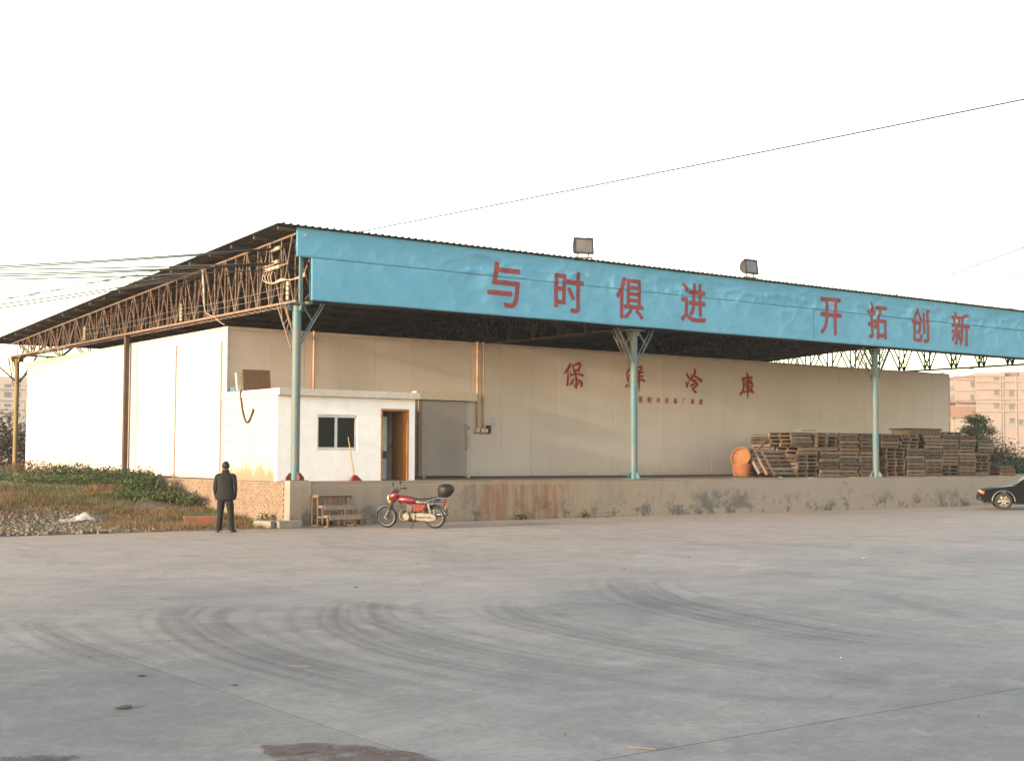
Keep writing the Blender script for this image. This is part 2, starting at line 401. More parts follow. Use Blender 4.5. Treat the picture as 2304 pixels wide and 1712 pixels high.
yard = struct(MB().box(-90, 120, -120, -.37, -.05, -.03).build('yard', m_yard), 'grey concrete yard')
MB().box(-12.22-4.17*4, -12.22+4.17*13, -45.4, -.374, -.029, -.0012).build('joint_filler', M('joint_filler',(.06,.052,.045),rough=.9), yard)
slab_me = {}
XJ = [-12.22+4.17*k for k in range(-4, 14)]; YJ = [-45.4,-38.9,-32.4,-25.9,-19.4,-12.9,-6.4,-.372]
for i in range(len(XJ)-1):
    for j in range(len(YJ)-1):
        x0, x1, y0, y1 = XJ[i]+.006, XJ[i+1]-.006, YJ[j]+.006, YJ[j+1]-.006
        if x1 < 0 and j == len(YJ)-2: y1 = -.95
        key = (round(y1-y0, 2),)
        if key not in slab_me:
            w, d = x1-x0, y1-y0
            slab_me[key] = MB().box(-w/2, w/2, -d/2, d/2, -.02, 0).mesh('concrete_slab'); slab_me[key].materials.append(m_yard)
        o = bpy.data.objects.new('concrete_slab', slab_me[key]); COL.objects.link(o); o.parent = yard
        o.location = ((x0+x1)/2, (y0+y1)/2, 0)
# tyre marks: thin smears lying on the slabs
TRACKS = [[(-9.4,-16.28),(-9.92,-16.56),(-10.35,-17.16),(-10.7,-17.88),(-10.96,-18.79),(-11.13,-19.64),(-11.29,-20.76),(-11.3,-21.89),(-11.24,-23.28),(-11.15,-24.36)],
 [(-9.14,-16.46),(-9.58,-16.8),(-10.05,-17.38),(-10.47,-18.16),(-10.78,-19.14),(-10.96,-20.06),(-11.07,-21.0),(-11.04,-22.22),(-10.9,-23.4),(-10.78,-24.2)],
 [(-7.63,-16.8),(-8.34,-17.34),(-8.98,-18.26),(-9.44,-19.13),(-9.77,-20.07),(-10.02,-21.29),(-10.0,-22.4),(-9.8,-23.7),(-9.4,-25.2)],
 [(-6.64,-16.36),(-7.63,-17.16),(-8.3,-17.99),(-8.83,-19.04),(-9.05,-19.9),(-9.2,-20.9),(-9.25,-22.2),(-9.05,-23.6),(-8.6,-25.1)],
 [(-5.9,-17.6),(-6.8,-18.6),(-7.4,-19.7),(-7.65,-20.8),(-7.8,-22.0),(-7.85,-23.3),(-7.8,-24.9),(-7.65,-26.2)],
 [(-2.43,-16.34),(-3.24,-16.77),(-4.16,-17.88),(-4.98,-19.17),(-5.38,-20.18),(-5.75,-21.33),(-5.95,-22.53),(-5.93,-23.4),(-5.75,-24.21),(-5.67,-25.07)],
 [(-2.2,-16.9),(-3.33,-17.39),(-4.06,-18.34),(-4.85,-19.8),(-5.2,-21.3),(-5.45,-22.6),(-5.5,-23.6),(-5.3,-24.6)],
 [(-9.41,-22.35),(-9.39,-23.61),(-9.16,-24.7),(-8.43,-25.65),(-7.84,-26.46)],
 [(-1.6,-19.6),(-2.3,-21.02),(-2.84,-21.94),(-3.39,-22.97),(-4.17,-24.11)],
 [(-11.5,-16.6),(-12.07,-17.3),(-12.23,-18.13),(-12.32,-19.11),(-12.33,-20.37),(-12.32,-21.88)]]
RIBS = [(t, off, w) for t in TRACKS for off, w in (((0., .34), (-.17, .07), (.02, .09), (.19, .06), (-.42, .10), (.5, .12)) if len(t) > 5 else ((0., .3),))]
for k, (t, off, w) in enumerate(RIBS):
    pts = spline(t, 6); w *= R.uniform(.8,1.3); off += R.uniform(-.05,.05); vs = []; uvs = []
    for i, p in enumerate(pts):
        a = Vector(pts[max(i-1,0)]); b = Vector(pts[min(i+1,len(pts)-1)]); d = (b-a).normalized(); nrm = Vector((-d.y, d.x))
        for s in (0, 1):
            q = Vector(p)+nrm*(w*(s*2-1)+off); vs.append((q.x, q.y, .0015+.00006*k)); uvs.append((i/(len(pts)-1), s))
    me = bpy.data.meshes.new('tyre_mark'); me.from_pydata(vs, [], [(2*i,2*i+1,2*i+3,2*i+2) for i in range(len(pts)-1)])
    ul = me.uv_layers.new(name='UVMap')
    for lp in me.loops: ul.data[lp.index].uv = uvs[lp.vertex_index]
    put('tyre_mark', me, m_tyre, yard)
# reddish spill and a dark spill on the concrete
def blotch(name, pts, mat, z):
    c = Vector((sum(p[0] for p in pts)/len(pts), sum(p[1] for p in pts)/len(pts)))
    pl = []
    for p in spline(pts+[pts[0]], 8)[:-1]:
        v = Vector(p[:2])-c; f = 1+.10*noise.noise(Vector((p[0]*6, p[1]*6, 1))); q = c+v*f; pl.append((q.x, q.y, z))
    me = bpy.data.meshes.new(name); me.from_pydata(pl, [], [tuple(range(len(pl)))]); return put(name, me, mat, yard)
m_spill = M('red_brown_spill', (.115,.068,.058), (.17,.12,.105), rough=.7, scale=6, lo=.4, hi=.7)
m_dspill = M('dark_spill', (.06,.06,.06), (.09,.09,.09), rough=.6)
for q_ in (m_spill, m_dspill):
    nt_ = q_.node_tree; a_ = ramp(nt_, noise_n(nt_, pos_coord(nt_), 3.2, 8, .78, .4), .40, .56, 0, .9)
    nt_.links.new(a_, nt_.nodes['Principled BSDF'].inputs['Alpha'])
blotch('spill_stain', [(-12.86,-24.36),(-12.53,-24.52),(-12.27,-24.9),(-12.2,-25.3),(-12.45,-25.8),(-12.9,-25.6),(-13.0,-24.9)], m_spill, .0072)
blotch('spill_stain', [(-14.35,-23.75),(-14.0,-23.88),(-13.9,-24.05),(-14.1,-24.5),(-14.5,-24.3)], m_dspill, .0074)

# ================================================================ LOADING DOCK
dock = thing('loading_dock', 'raised concrete loading dock with stained front wall under the blue canopy', 'loading dock', (0,-.35,0))
MB().box(.30, 46, -.35, -.10, -.05, P-.02).build('front_wall', m_dock, dock, bevel=.012)
mb = MB()
for i in range(60):          # crumbling lip along the top edge: uneven blocks
    x0 = .30+i*.7617; j = .012*R.random()
    mb.box(x0, x0+.7617-.002, -.368+j, -.10, P-.02, P+R.uniform(-.008,.006))
mb.build('worn_lip', m_dock, dock, bevel=.01)
MB().box(-.25, 46, -.098, 24.6, .2, P).build('floor', M('dock_floor',(.27,.215,.165),(.21,.17,.135),rough=.85,bump=.003), dock)
MB().box(-.36, .28, -.41, -.10, -.05, P+.035).build('corner_pier', m_dock, dock, bevel=.02)
mb = MB(); # brick side wall, each brick proud of the mortar
MB().box(-.335, -.252, -.098, 24.6, -.05, P-.004).build('mortar_bed', m_mortar, dock)
for row in range(16):
    z0 = .01+row*.0712; y = -.096+(.06 if row % 2 else -.06)
    while y < 13:
        if row in (0, 7, 15) : L = .115
        else: L = .24
        a, b_ = max(y, -.095), y+L-.012
        if b_ > a+.02:
            j = R.uniform(0,.012); mb.box(-.352-j, -.33, a, b_, z0, z0+.058+R.uniform(-.004,.003))
        y += L
o = mb.build('brick_facing', m_brick, dock); o['kind'] = 'stuff'
# plinth of the far column on the left
MB().box(-.5, .3, 24.4, 25.25, .3, P-.03).build('column_plinth', m_conc, dock, bevel=.02)
MB().box(-.22, .14, 12.2, 12.7, .5, P-.24).build('post_footing', m_conc, dock, bevel=.02)

# ================================================================ COLD STORE (insulated panels)
WX0, WX1, WY0, WY1, WZ1 = .15, 35.1, 4.65, 23.95, 5.66
store = thing('cold_store', 'cream panelled cold store with red painted lettering under the canopy', 'warehouse', (17,14,P))
MB().box(WX0+.12, WX1-.12, WY0+.12, WY1-.12, P+.01, WZ1-.05).build('core', m_dark, store)
pan_me = {}
def panel(w, name='wall_panel'):
    k = (round(w,3), name)
    if k not in pan_me:
        pan_me[k] = MB().box(-w/2+.0025, w/2-.0025, 0, .1, 0, WZ1-.10-(P+.045)).mesh(name); pan_me[k].materials.append(m_panel)
    return pan_me[k]
def place_panel(x, y, rz, w):
    o = put('wall_panel', panel(w), None, store, bevel=.0025); o.location = (x, y, P+.045); o.rotation_euler = (0,0,rz)
    o.matrix_parent_inverse = Matrix.Translation(-Vector(store.location)); return o
PW = (WX1-WX0-.1)/28
for i in range(28): place_panel(WX0+.05+PW*(i+.5), WY0+R.uniform(-.002,.002), 0, PW)
LW = (WY1-WY0-.1)/16
for i in range(16): place_panel(WX0+R.uniform(-.002,.002), WY0+.05+LW*(i+.5), -pi/2, LW)
for i in range(16): place_panel(WX1, WY0+.05+LW*(i+.5), pi/2, LW)
mb = MB().box(WX0-.012, WX0+.055, WY0-.012, WY0+.055, P+.03, WZ1-.102)     # corner flashing
mb.box(WX1-.05, WX1+.012, WY0-.012, WY0+.05, P+.03, WZ1-.102)
mb.build('corner_flashing', m_trim, store)
mb = MB().box(WX0-.015, WX1+.015, WY0-.015, WY0+.2, WZ1-.1, WZ1)
mb.box(WX0-.015, WX0+.2, WY0+.202, WY1, WZ1-.1, WZ1); mb.box(WX1-.2, WX1+.015, WY0+.202, WY1, WZ1-.1, WZ1)
mb.build('top_flashing', m_trim, store, bevel=.004)
MB().box(WX0+.2, WX1-.2, WY0+.2, WY1, WZ1-.06, WZ1-.01).build('ceiling_panel', m_trim, store)
MB().box(WX0-.018, WX1, WY0-.02, WY0+.05, P+.0, P+.042).build('base_channel', m_dark, store)
# side service door on the sunlit wall
sd = MB().box(WX0-.055, WX0-.004, 5.0, 8.30, P+.02, 5.25).build('side_door', m_panel, store, bevel=.006)
MB().box(WX0-.085, WX0-.004, 8.32, 8.44, P+.0, 5.3).build('door_jamb', m_trim, store, bevel=.006)
for yy in (6.02, 7.18): MB().box(WX0-.0575, WX0-.05, yy-.006, yy+.006, P+.05, 5.2).build('door_seam', M('seam',(.43,.355,.29)), sd)
MB().box(WX0-.02, WX0+.0, 11.75, 12.1, P+.05, 5.5).build('cover_strip', M('pink_strip',(.62,.5,.44)), store)
# sliding door on the dock front
m_sl = M('grey_sliding_door', (.37,.31,.295), (.32,.265,.255), rough=.55, scale=1.2, c3=(.42,.33,.28), s3=2.4, lo3=.6, hi3=.72, metal=.2, bump=.001)
sd = MB().box(6.88, 8.64, WY0-.16, WY0-.03, P+.07, 3.66).build('sliding_door', m_sl, store, bevel=.008)
MB().box(8.58, 8.66, WY0-.185, WY0-.162, P+.9, P+1.75).build('edge_strip', M('worn_edge',(.46,.36,.30),(.36,.28,.24),scale=6), sd)
MB().cyl((8.70,WY0-.2,P+1.05),(8.70,WY0-.2,P+1.35),.018).build('handle', m_litter, sd)
MB().box(8.66, 8.74, WY0-.17, WY0-.03, P+1.6, P+1.68).build('latch', m_rust, sd)
for xx in (6.95, 8.70): MB().box(xx-.05, xx+.05, WY0-.2, WY0-.04, P+.004, P+.05).build('floor_guide', m_litter, sd)
MB().box(6.55, 8.95, WY0-.32, WY0-.02, 3.68, 3.95).build('rail_cover', M('rail_cover',(.60,.53,.42),(.55,.48,.38)), store, bevel=.008)
mb = MB().box(6.55, 6.70, WY0-.14, WY0-.02, P+.05, 3.66); mb.box(6.72, 6.86, WY0-.2, WY0-.02, P+.05, 3.66)
mb.build('door_post', m_rust, store)
# conduits, switch boxes, notice
m_pipe = M('orange_conduit', (.60,.36,.20), (.52,.31,.18), rough=.6)
for xx, zb in ((2.98, 3.70), (9.12, 2.78), (9.36, 2.78)):
    MB().cyl((xx,WY0-.06,zb),(xx,WY0-.06,WZ1+.02),.034,n=10).build('conduit', m_pipe, store, smooth=True)
mb = MB()
for xx, w in ((9.12,.12),(9.34,.13),(9.47,.10)): mb.box(xx-w/2, xx+w/2, WY0-.13, WY0-.01, 2.66, 2.78)
mb.build('switch_box', m_porcelain, store, bevel=.006)
MB().box(9.53, 9.66, WY0-.12, WY0-.01, 2.64, 2.9).build('breaker', m_dark, store, bevel=.01)
MB().box(9.04, 9.68, WY0-.035, WY0-.008, 2.61, 2.655).build('mounting_board', m_wood, store)
MB().box(9.72, 9.91, WY0-.012, WY0-.006, 2.87, 3.15).build('paper_notice', m_litter, store)

# ---- brush lettering on the wall
def brush(strokes, fx, fz, yp, wk):
    mb = MB(); off = 0
    for st in strokes:
        pts = spline([(fx(a), fz(b), w*wk) for a, b, w in st], 6); off += 1; y = yp-.0012*off
        L = []; Rr = []
        for i, (x, z, w) in enumerate(pts):
            a = pts[max(i-1,0)]; b = pts[min(i+1,len(pts)-1)]; d = Vector((b[0]-a[0], b[1]-a[1]))
            d = d.normalized() if d.length > 1e-6 else Vector((1,0)); nrm = Vector((-d.y, d.x))
            L.append((x+nrm.x*w/2, y, z+nrm.y*w/2)); Rr.append((x-nrm.x*w/2, y, z-nrm.y*w/2))
        def cap(p, d, w, sgn):
            base = atan2(d.y, d.x); return [(p[0]+cos(base+sgn*t)*w/2, y, p[1]+sin(base+sgn*t)*w/2) for t in (-.9,-.3,.3,.9)]
        d1 = Vector((pts[-1][0]-pts[-2][0], pts[-1][1]-pts[-2][1])); d0 = Vector((pts[0][0]-pts[1][0], pts[0][1]-pts[1][1]))
        e1 = cap(pts[-1], d1, pts[-1][2], -1); e0 = cap(pts[0], d0, pts[0][2], -1)
        n = len(pts); vs = L+Rr+e1+e0; fs = [(i, i+1, n+i+1, n+i) for i in range(n-1)]
        fs.append((n-1, 2*n, 2*n+1, 2*n+2, 2*n+3, 2*n-1)); fs.append((n, 2*n+4, 2*n+5, 2*n+6, 2*n+7, 0))
        mb.add(vs, fs)
    return mb
BAO = [[(310,190,34),(292,250,52),(235,335,48),(178,402,22)],[(262,370,26),(262,500,40),(248,640,46)],[(358,200,20),(385,290,36),(402,345,40)],
 [(380,235,26),(500,172,44),(536,195,48),(520,260,42),(485,335,34)],[(400,330,30),(460,318,36),(515,328,36)],[(295,345,14),(322,395,22),(318,440,24)],
 [(312,448,26),(400,402,34),(500,400,30),(590,425,50)],[(420,345,40),(448,500,44),(452,600,46),(450,705,26)],[(380,520,40),(350,570,36),(318,628,34)],
 [(352,580,20),(400,640,22),(440,690,40)],[(462,640,18),(500,595,16),(530,560,20)],[(488,520,24),(565,580,52),(562,655,40)]]
XIAN = [[(1610,290,20),(1580,340,40),(1545,425,24)],[(1590,330,26),(1680,300,30),(1650,370,24)],[(1600,440,20),(1562,470,34),(1580,560,36),(1600,590,24)],
 [(1570,460,24),(1690,440,30),(1680,580,34)],[(1590,510,22),(1690,505,22)],[(1640,440,24),(1640,580,24)],[(1600,585,24),(1690,575,26)],
 [(1550,640,26),(1535,690,36)],[(1590,640,26),(1598,680,36)],[(1640,640,24),(1650,690,30)],[(1690,630,22),(1715,690,34)],
 [(1770,265,22),(1840,238,34),(1862,275,38),(1800,360,28)],[(1740,250,24),(1775,330,30)],[(1740,385,28),(1885,355,34)],[(1740,465,28),(1885,440,34)],
 [(1700,560,30),(1850,520,40),(1910,550,44)],[(1802,370,40),(1808,560,42),(1803,765,18)]]
LENG = [[(708,262,34),(716,310,44),(680,385,38),(600,470,20)],[(640,385,24),(720,400,34),(830,470,58)],[(555,358,34),(590,420,36),(605,440,26)],
 [(600,430,20),(600,480,18),(560,590,30)],[(545,510,26),(556,600,40)],[(660,430,24),(640,480,26)],[(650,470,36),(722,488,50)],[(632,575,34),(735,525,30),(752,560,38),(665,640,30)],
 [(662,620,30),(680,660,36),(722,698,46)]]
KU = [[(1718,332,34),(1735,400,46)],[(1636,455,50),(1720,430,36),(1815,418,40)],[(1642,440,34),(1652,580,40),(1640,680,40),(1588,752,42)],[(1680,505,24),(1750,480,30),(1808,485,34)],
 [(1685,545,26),(1715,640,30)],[(1690,545,28),(1780,525,34),(1822,545,40),(1805,650,36)],[(1702,592,22),(1800,585,24)],[(1712,640,24),(1800,638,26)],[(1662,706,30),(1760,680,32),(1835,700,44)],
 [(1738,400,44),(1738,600,44),(1730,720,40),(1725,825,16)]]
def fit(strokes, x0, x1, z0, z1):
    xs = [p[0] for s in strokes for p in s]; ys = [p[1] for s in strokes for p in s]
    a0, a1, b0, b1 = min(xs)-18, max(xs)+18, min(ys)-12, max(ys)+8
    k = (z1-z0)/(b1-b0)
    return brush(strokes, lambda a: x0+(a-a0)/(a1-a0)*(x1-x0), lambda b: z1-(b-b0)/(b1-b0)*(z1-z0), WY0-.005, k*1.4)
for nm, st, bx in (('bao',BAO,(12.85,13.75,4.26,5.18)),('xian',XIAN,(15.72,16.68,4.27,5.19)),('leng',LENG,(18.74,19.61,4.31,5.21)),('ku',KU,(21.64,22.45,4.16,5.19))):
    fit(st, *bx).build('painted_character', m_red_paint, store, fix=False)
def glyph_mesh(ch, offset=0.):
    cu = bpy.data.curves.new('glyph', 'FONT'); cu.body = ch; cu.offset = offset; cu.resolution_u = 4
    ob = bpy.data.objects.new('glyph', cu); COL.objects.link(ob)
    bpy.context.view_layer.update()
    me = bpy.data.meshes.new_from_object(ob.evaluated_get(bpy.context.evaluated_depsgraph_get()))
    bpy.data.objects.remove(ob); bpy.data.curves.remove(cu); return me
def glyph(ch, x0, x1, z0, z1, yfn, name, mat, parent, offset=0., cuts=0., shear=0.):
    me = glyph_mesh(ch, 0.)
    xs = [v.co.x for v in me.vertices]; ys = [v.co.y for v in me.vertices]
    a0, a1, b0, b1 = min(xs), max(xs), min(ys), max(ys)
    bm = bmesh.new(); bm.from_mesh(me)
    for v in bm.verts:
        x = x0+(v.co.x-a0)/(a1-a0)*(x1-x0); z = z0+(v.co.y-b0)/(b1-b0)*(z1-z0); x += shear*(z-z0); v.co = (x, 0, z)
    if cuts:
        k = x0+cuts
        while k < x1:
            bmesh.ops.bisect_plane(bm, geom=bm.verts[:]+bm.edges[:]+bm.faces[:], plane_co=(k,0,0), plane_no=(1,0,0)); k += cuts
        k = z0+cuts
        while k < z1:
            bmesh.ops.bisect_plane(bm, geom=bm.verts[:]+bm.edges[:]+bm.faces[:], plane_co=(0,0,k), plane_no=(0,0,1)); k += cuts
    for v in bm.verts: v.co.y = yfn(v.co.x, v.co.z)
    if offset:                                  # a broad brush: overlapping passes, each a hair prouder
        src = bm.verts[:]+bm.edges[:]+bm.faces[:]
        for i_, (ax_, az_) in enumerate(((-1,0),(1,0),(0,.8),(0,-.8))):
            g_ = bmesh.ops.duplicate(bm, geom=src)['geom']
            for v in g_:
                if isinstance(v, bmesh.types.BMVert): v.co += Vector((ax_*offset, -.0006*(i_+1), az_*offset))
    bm.to_mesh(me); bm.free(); me.name = name; me.materials.clear()
    return put(name, me, mat, parent)
for k, ch in enumerate('强制冷设备厂承建'):
    xc = 16.46+.44*k; w = .10 if ch != '厂' else .06
    glyph(ch, xc-w, xc+w*.9, 3.86, 4.07, lambda x, z: WY0-.006, 'small_painted_character', m_red_paint, store, offset=.007, shear=.1)

# ================================================================ CANOPY (steel shed roof on columns)
can = thing('canopy', 'steel framed canopy with blue fascia, rusty trusses and corrugated lean-to roof', 'canopy', (18,12,0))
ZC = 5.925; RF = lambda y: 7.905-.0503*(y+.35)          # roof underside height
# columns
def column(x, y, z0, mat, r=.118, base_mat_=None, braces=True):
    c = MB().cyl((x,y,z0),(x,y,ZC-.05),r,n=20).build('column', mat, can, angle=40)
    bm_ = base_mat_ or mat
    mb = MB()
    for ax in ((1,0),(0,1)):
        poly = [(-.27,0),(.27,0),(.27,.07),(.16,.19),(-.16,.19),(-.27,.07)]
        fn = (lambda a, b, d: (x+a, y+d, z0+.015+b)) if ax[0] else (lambda a, b, d: (x+d, y+a, z0+.015+b))
        mb.prism(poly, fn, -.008, .008)
    mb.box(x-.27, x+.27, y-.27, y+.27, z0, z0+.015)
    mb.build('base_plate', bm_, c)
    mb = MB().box(x-.3, x+.3, y-.22, y+.22, ZC-.05, ZC-.02)
    for ax in (0, 1):
        poly = [(-.24,0),(.24,0),(.27,-.06),(.22,-.17),(.12,-.17),(-.12,-.17),(-.22,-.17),(-.27,-.06)]
        fn = (lambda a, b, d: (x+a, y+d, ZC-.051+b)) if ax else (lambda a, b, d: (x+d, y+a, ZC-.051+b))
        mb.prism(poly, fn, -.01, .01)
    mb.build('cap_plate', mat, c)
    if braces:
        zb = 4.85
        for dx in ((1,) if x < 1 else (-1, 1)):
            mb = MB()
            for s in (-.09, .09):
                mb.bar((x+dx*.1,y+s,zb),(x+dx*.78,y+s,ZC+.02),.035)
            mb.bar((x+dx*.40,y-.09,zb+.48),(x+dx*.40,y+.09,zb+.48),.025); mb.bar((x+dx*.45,y-.09,5.4),(x+dx*.1,y-.09,5.88),.03)
            mb.build('brace', m_col, c)
        mb = MB()
        for s in (-.1, .1):
            mb.bar((x+s,y+.1,zb-.15),(x+s,y+.95,ZC+.0),.035); mb.bar((x+s,y+.12,zb+.45),(x+s,y+.5,ZC),.03)
            mb.bar((x+s,y+.40,zb+.28),(x+s,y+.22,zb+.68),.022); mb.bar((x+s,y+.58,zb+.5),(x+s,y+.28,zb+.7),.022)
            mb.bar((x+s,y+.62,zb+.55),(x+s,y+.75,ZC),.022)
        mb.build('brace', m_rust, c)
        mb = MB().cyl((x,y,zb-.05),(x,y,zb+.0),r+.012,n=20); mb.build('collar', m_col, c)
    return c
column(0, 0, P+.036, m_col, base_mat_=M('red_rust',(.22,.07,.045),(.15,.06,.04),rough=.8))
for xx in (12, 24, 36): column(xx, 0, P, m_col)
column(0, 24.8, P-.03, m_olive, r=.095)
for xx in (12, 24, 36): column(xx, 24.8, P-.03, m_olive, r=.095)
MB().box(-.075, .075, 12.32, 12.47, P-.24, ZC).build('post', M('brown_post',(.085,.05,.045),(.11,.08,.05),rough=.7,scale=3), can)
# left truss, with every web bar its own piece
def zt(y): return RF(y)-.13                                   # top chord height
def truss_left(x0):
    t = MB()
    for s in (-.1, .32):
        t.bar((x0+s,-.15,ZC+.03),(x0+s,25.3,ZC+.03),.055,.06); t.bar((x0+s,-.15,zt(-.15)),(x0+s,25.3,zt(25.3)),.055,.06)
    y = .0
    while y < 25.3: t.bar((x0-.1,y,ZC+.005),(x0+.32,y+.2,ZC+.005),.04,.02); y += .36
    return t
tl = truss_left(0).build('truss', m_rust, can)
node = .736
for k in range(17):
    yb = node+1.437*k
    for s in (-.1, .32):
        bars = [((s,yb,ZC+.05),(s,yb,zt(yb))),((s,yb,ZC+.05),(s,yb-.62,zt(yb-.62))),((s,yb+.05,ZC+.05),(s,yb+.72,zt(yb+.72))),
                ((s,yb+.72,ZC+.05),(s,yb+.72,zt(yb+.72)))]
        for p, q in bars:
            if q[1] > 25.3: continue
            MB().bar(p, q, .032, .032).build('web_bar', m_rust, tl)
# inner trusses (across the span) and the longitudinal ones, each one piece
def span_truss(x0, mat, w=.035):
    t = MB()
    for s in (-.18, .18):
        t.bar((x0+s,0,ZC+.03),(x0+s,25.3,ZC+.03),.06); t.bar((x0+s,0,zt(0)),(x0+s,25.3,zt(25.3)),.06)
        for k in range(17):
            yb = node+1.437*k
            t.bar((x0+s,yb,ZC+.05),(x0+s,yb,zt(yb)),w); t.bar((x0+s,yb,ZC+.05),(x0+s,yb-.68,zt(yb-.68)),w); t.bar((x0+s,yb,ZC+.05),(x0+s,yb+.70,zt(yb+.7)),w)
    return t.build('truss', mat, can)
for xx in (12, 24): span_truss(xx, m_rust_shade)
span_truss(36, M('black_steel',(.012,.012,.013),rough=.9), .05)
for yy, zz in ((.0, 7.6), (24.8, 6.52)):
    t = MB()
    for s in (-.14, .14):
        t.bar((0,yy+s,ZC+.06),(36.2,yy+s,ZC+.06),.05); t.bar((0,yy+s,zz),(36.2,yy+s,zz),.05)
        for k in range(30):
            xb = .6+1.2*k
            t.bar((xb,yy+s,ZC+.07),(xb,yy+s,zz),.045); t.bar((xb,yy+s,ZC+.07),(xb-.6,yy+s,zz),.045); t.bar((xb,yy+s,ZC+.07),(xb+.6,yy+s,zz),.045)
    for xx in (0, 12, 24, 36):
        if yy > 1:
            for d in (-1, 1): t.bar((xx+d*.05,yy,4.9),(xx+d*1.3,yy,ZC+.05),.05)
    t.build('truss', m_dark if yy > 1 else m_rust_shade, can)
# purlins
for k in range(19):
    y = -.2+1.437*k
    MB().box(-.70, 36.8, y-.03, y+.03, RF(y)-.105, RF(y)-.005).build('purlin', m_roof, can)
# corrugated roof sheet: ribs run down the slope
prof = []; x = -.84
while x < 36.85:
    prof += [(x,0),(x+.13,0),(x+.15,.032),(x+.185,.032),(x+.205,0)]; x += .2155
vs = []; n = len(prof)
for y in (-.50, 25.95):
    for a, h in prof: vs.append((a, y, RF(y)+.004+h))
me = bpy.data.meshes.new('roof_sheet'); me.from_pydata(vs, [], [(i,i+1,n+i+1,n+i) for i in range(n-1)])
o = put('roof_sheet', me, m_roof, can); md = o.modifiers.new('s','SOLIDIFY'); md.thickness = .006; md.offset = 1
# fascia sheets, creased
def crease(x, z):
    d = .010*noise.noise(Vector((x*.7, z*1.1, 0)))
    up = (.18+.82*sstep(6.75, 7.45, z))*(.25+.75*sstep(2.5, 6, x))*(1-.9*sstep(7.7, 7.89, z))
    def ridge(a, b, c, f): 
        q = noise.noise(Vector((a*f, b*f, c))); return 1-min(1, abs(q)*3.2)
    u_, v_ = x*.55+z*.95, z*1.25-x*.35
    d += .038*up*(ridge(u_, v_, 3, 1.0)-.4)
    d += .028*up*(ridge(x*.9-z*1.2, z*1.1+x*.5, 8, 1.3)-.4)
    d += .016*up*(ridge(x+z*.4, z*1.7, 15, 2.7)-.4)
    d += .012*(ridge(x*.9+z*.9, z*.6, 11, .8)-.4)
    return d
FY = -.37
def sheet(name, x0, x1, z0, z1, dz=0., hem=.0):
    nx_ = max(2, int((x1-x0)/.055)); nz = max(2, int((z1-z0)/.055)); vs = []
    for j in range(nz+1):
        for i in range(nx_+1):
            xx = x0+(x1-x0)*i/nx_; zz = z0+(z1-z0)*j/nz
            zo = zz + (hem*noise.noise(Vector((xx*.5,0,4))) if j == 0 else 0)
            vs.append((xx, FY+dz-crease(xx, zz), zo))
    fs = [(j*(nx_+1)+i, j*(nx_+1)+i+1, (j+1)*(nx_+1)+i+1, (j+1)*(nx_+1)+i) for j in range(nz) for i in range(nx_)]
    mb = MB(); mb.v = vs; mb.f = fs
    o = mb.build(name, m_fascia, can, smooth=True); md = o.modifiers.new('s','SOLIDIFY'); md.thickness = .004; md.offset = -1
    return o
for k, (a, b) in enumerate(((-.235,36.95),)): sheet('fascia_sheet', a, b, 7.105, 7.885, -.005+.0015*k)
for k, (a, b) in enumerate(((.212,20.18),(20.19,36.95))): sheet('fascia_sheet', a, b, 5.975, 7.112, .0015*k, .012)
LET = [('与',5.99,7.13,6.24,7.54),('时',8.48,9.59,6.25,7.49),('俱',10.95,12.05,6.21,7.50),('进',13.75,14.84,6.28,7.54),
       ('开',20.55,21.66,6.26,7.57),('拓',23.17,24.26,6.26,7.56),('创',25.72,26.76,6.28,7.55),('新',28.22,29.35,6.28,7.56)]
for ch, x0, x1, z0, z1 in LET:
    glyph(ch, x0, x1, z0, z1, lambda x, z: FY-crease(x, z)-(.016 if z > 7.098 else .010), 'fascia_character', m_letter, can, offset=.026, cuts=.055)
# verticals seen in the notch by the corner column
for xx in (.02, .33): MB().box(xx-.045, xx+.045, -.2, -.12, ZC-.02, 7.6).build('fascia_post', m_col, can)
mb = MB().bar((.2,-.1,ZC+.1),(.55,-.1,6.5),.03); mb.bar((.15,.1,6.5),(.3,-.1,7.1),.03); mb.build('fascia_strut', m_rust, can)
MB().box(-.0, .06, -.372-.02, -.372, 7.68, 7.72).build('bolt_head', m_porcelain, can)

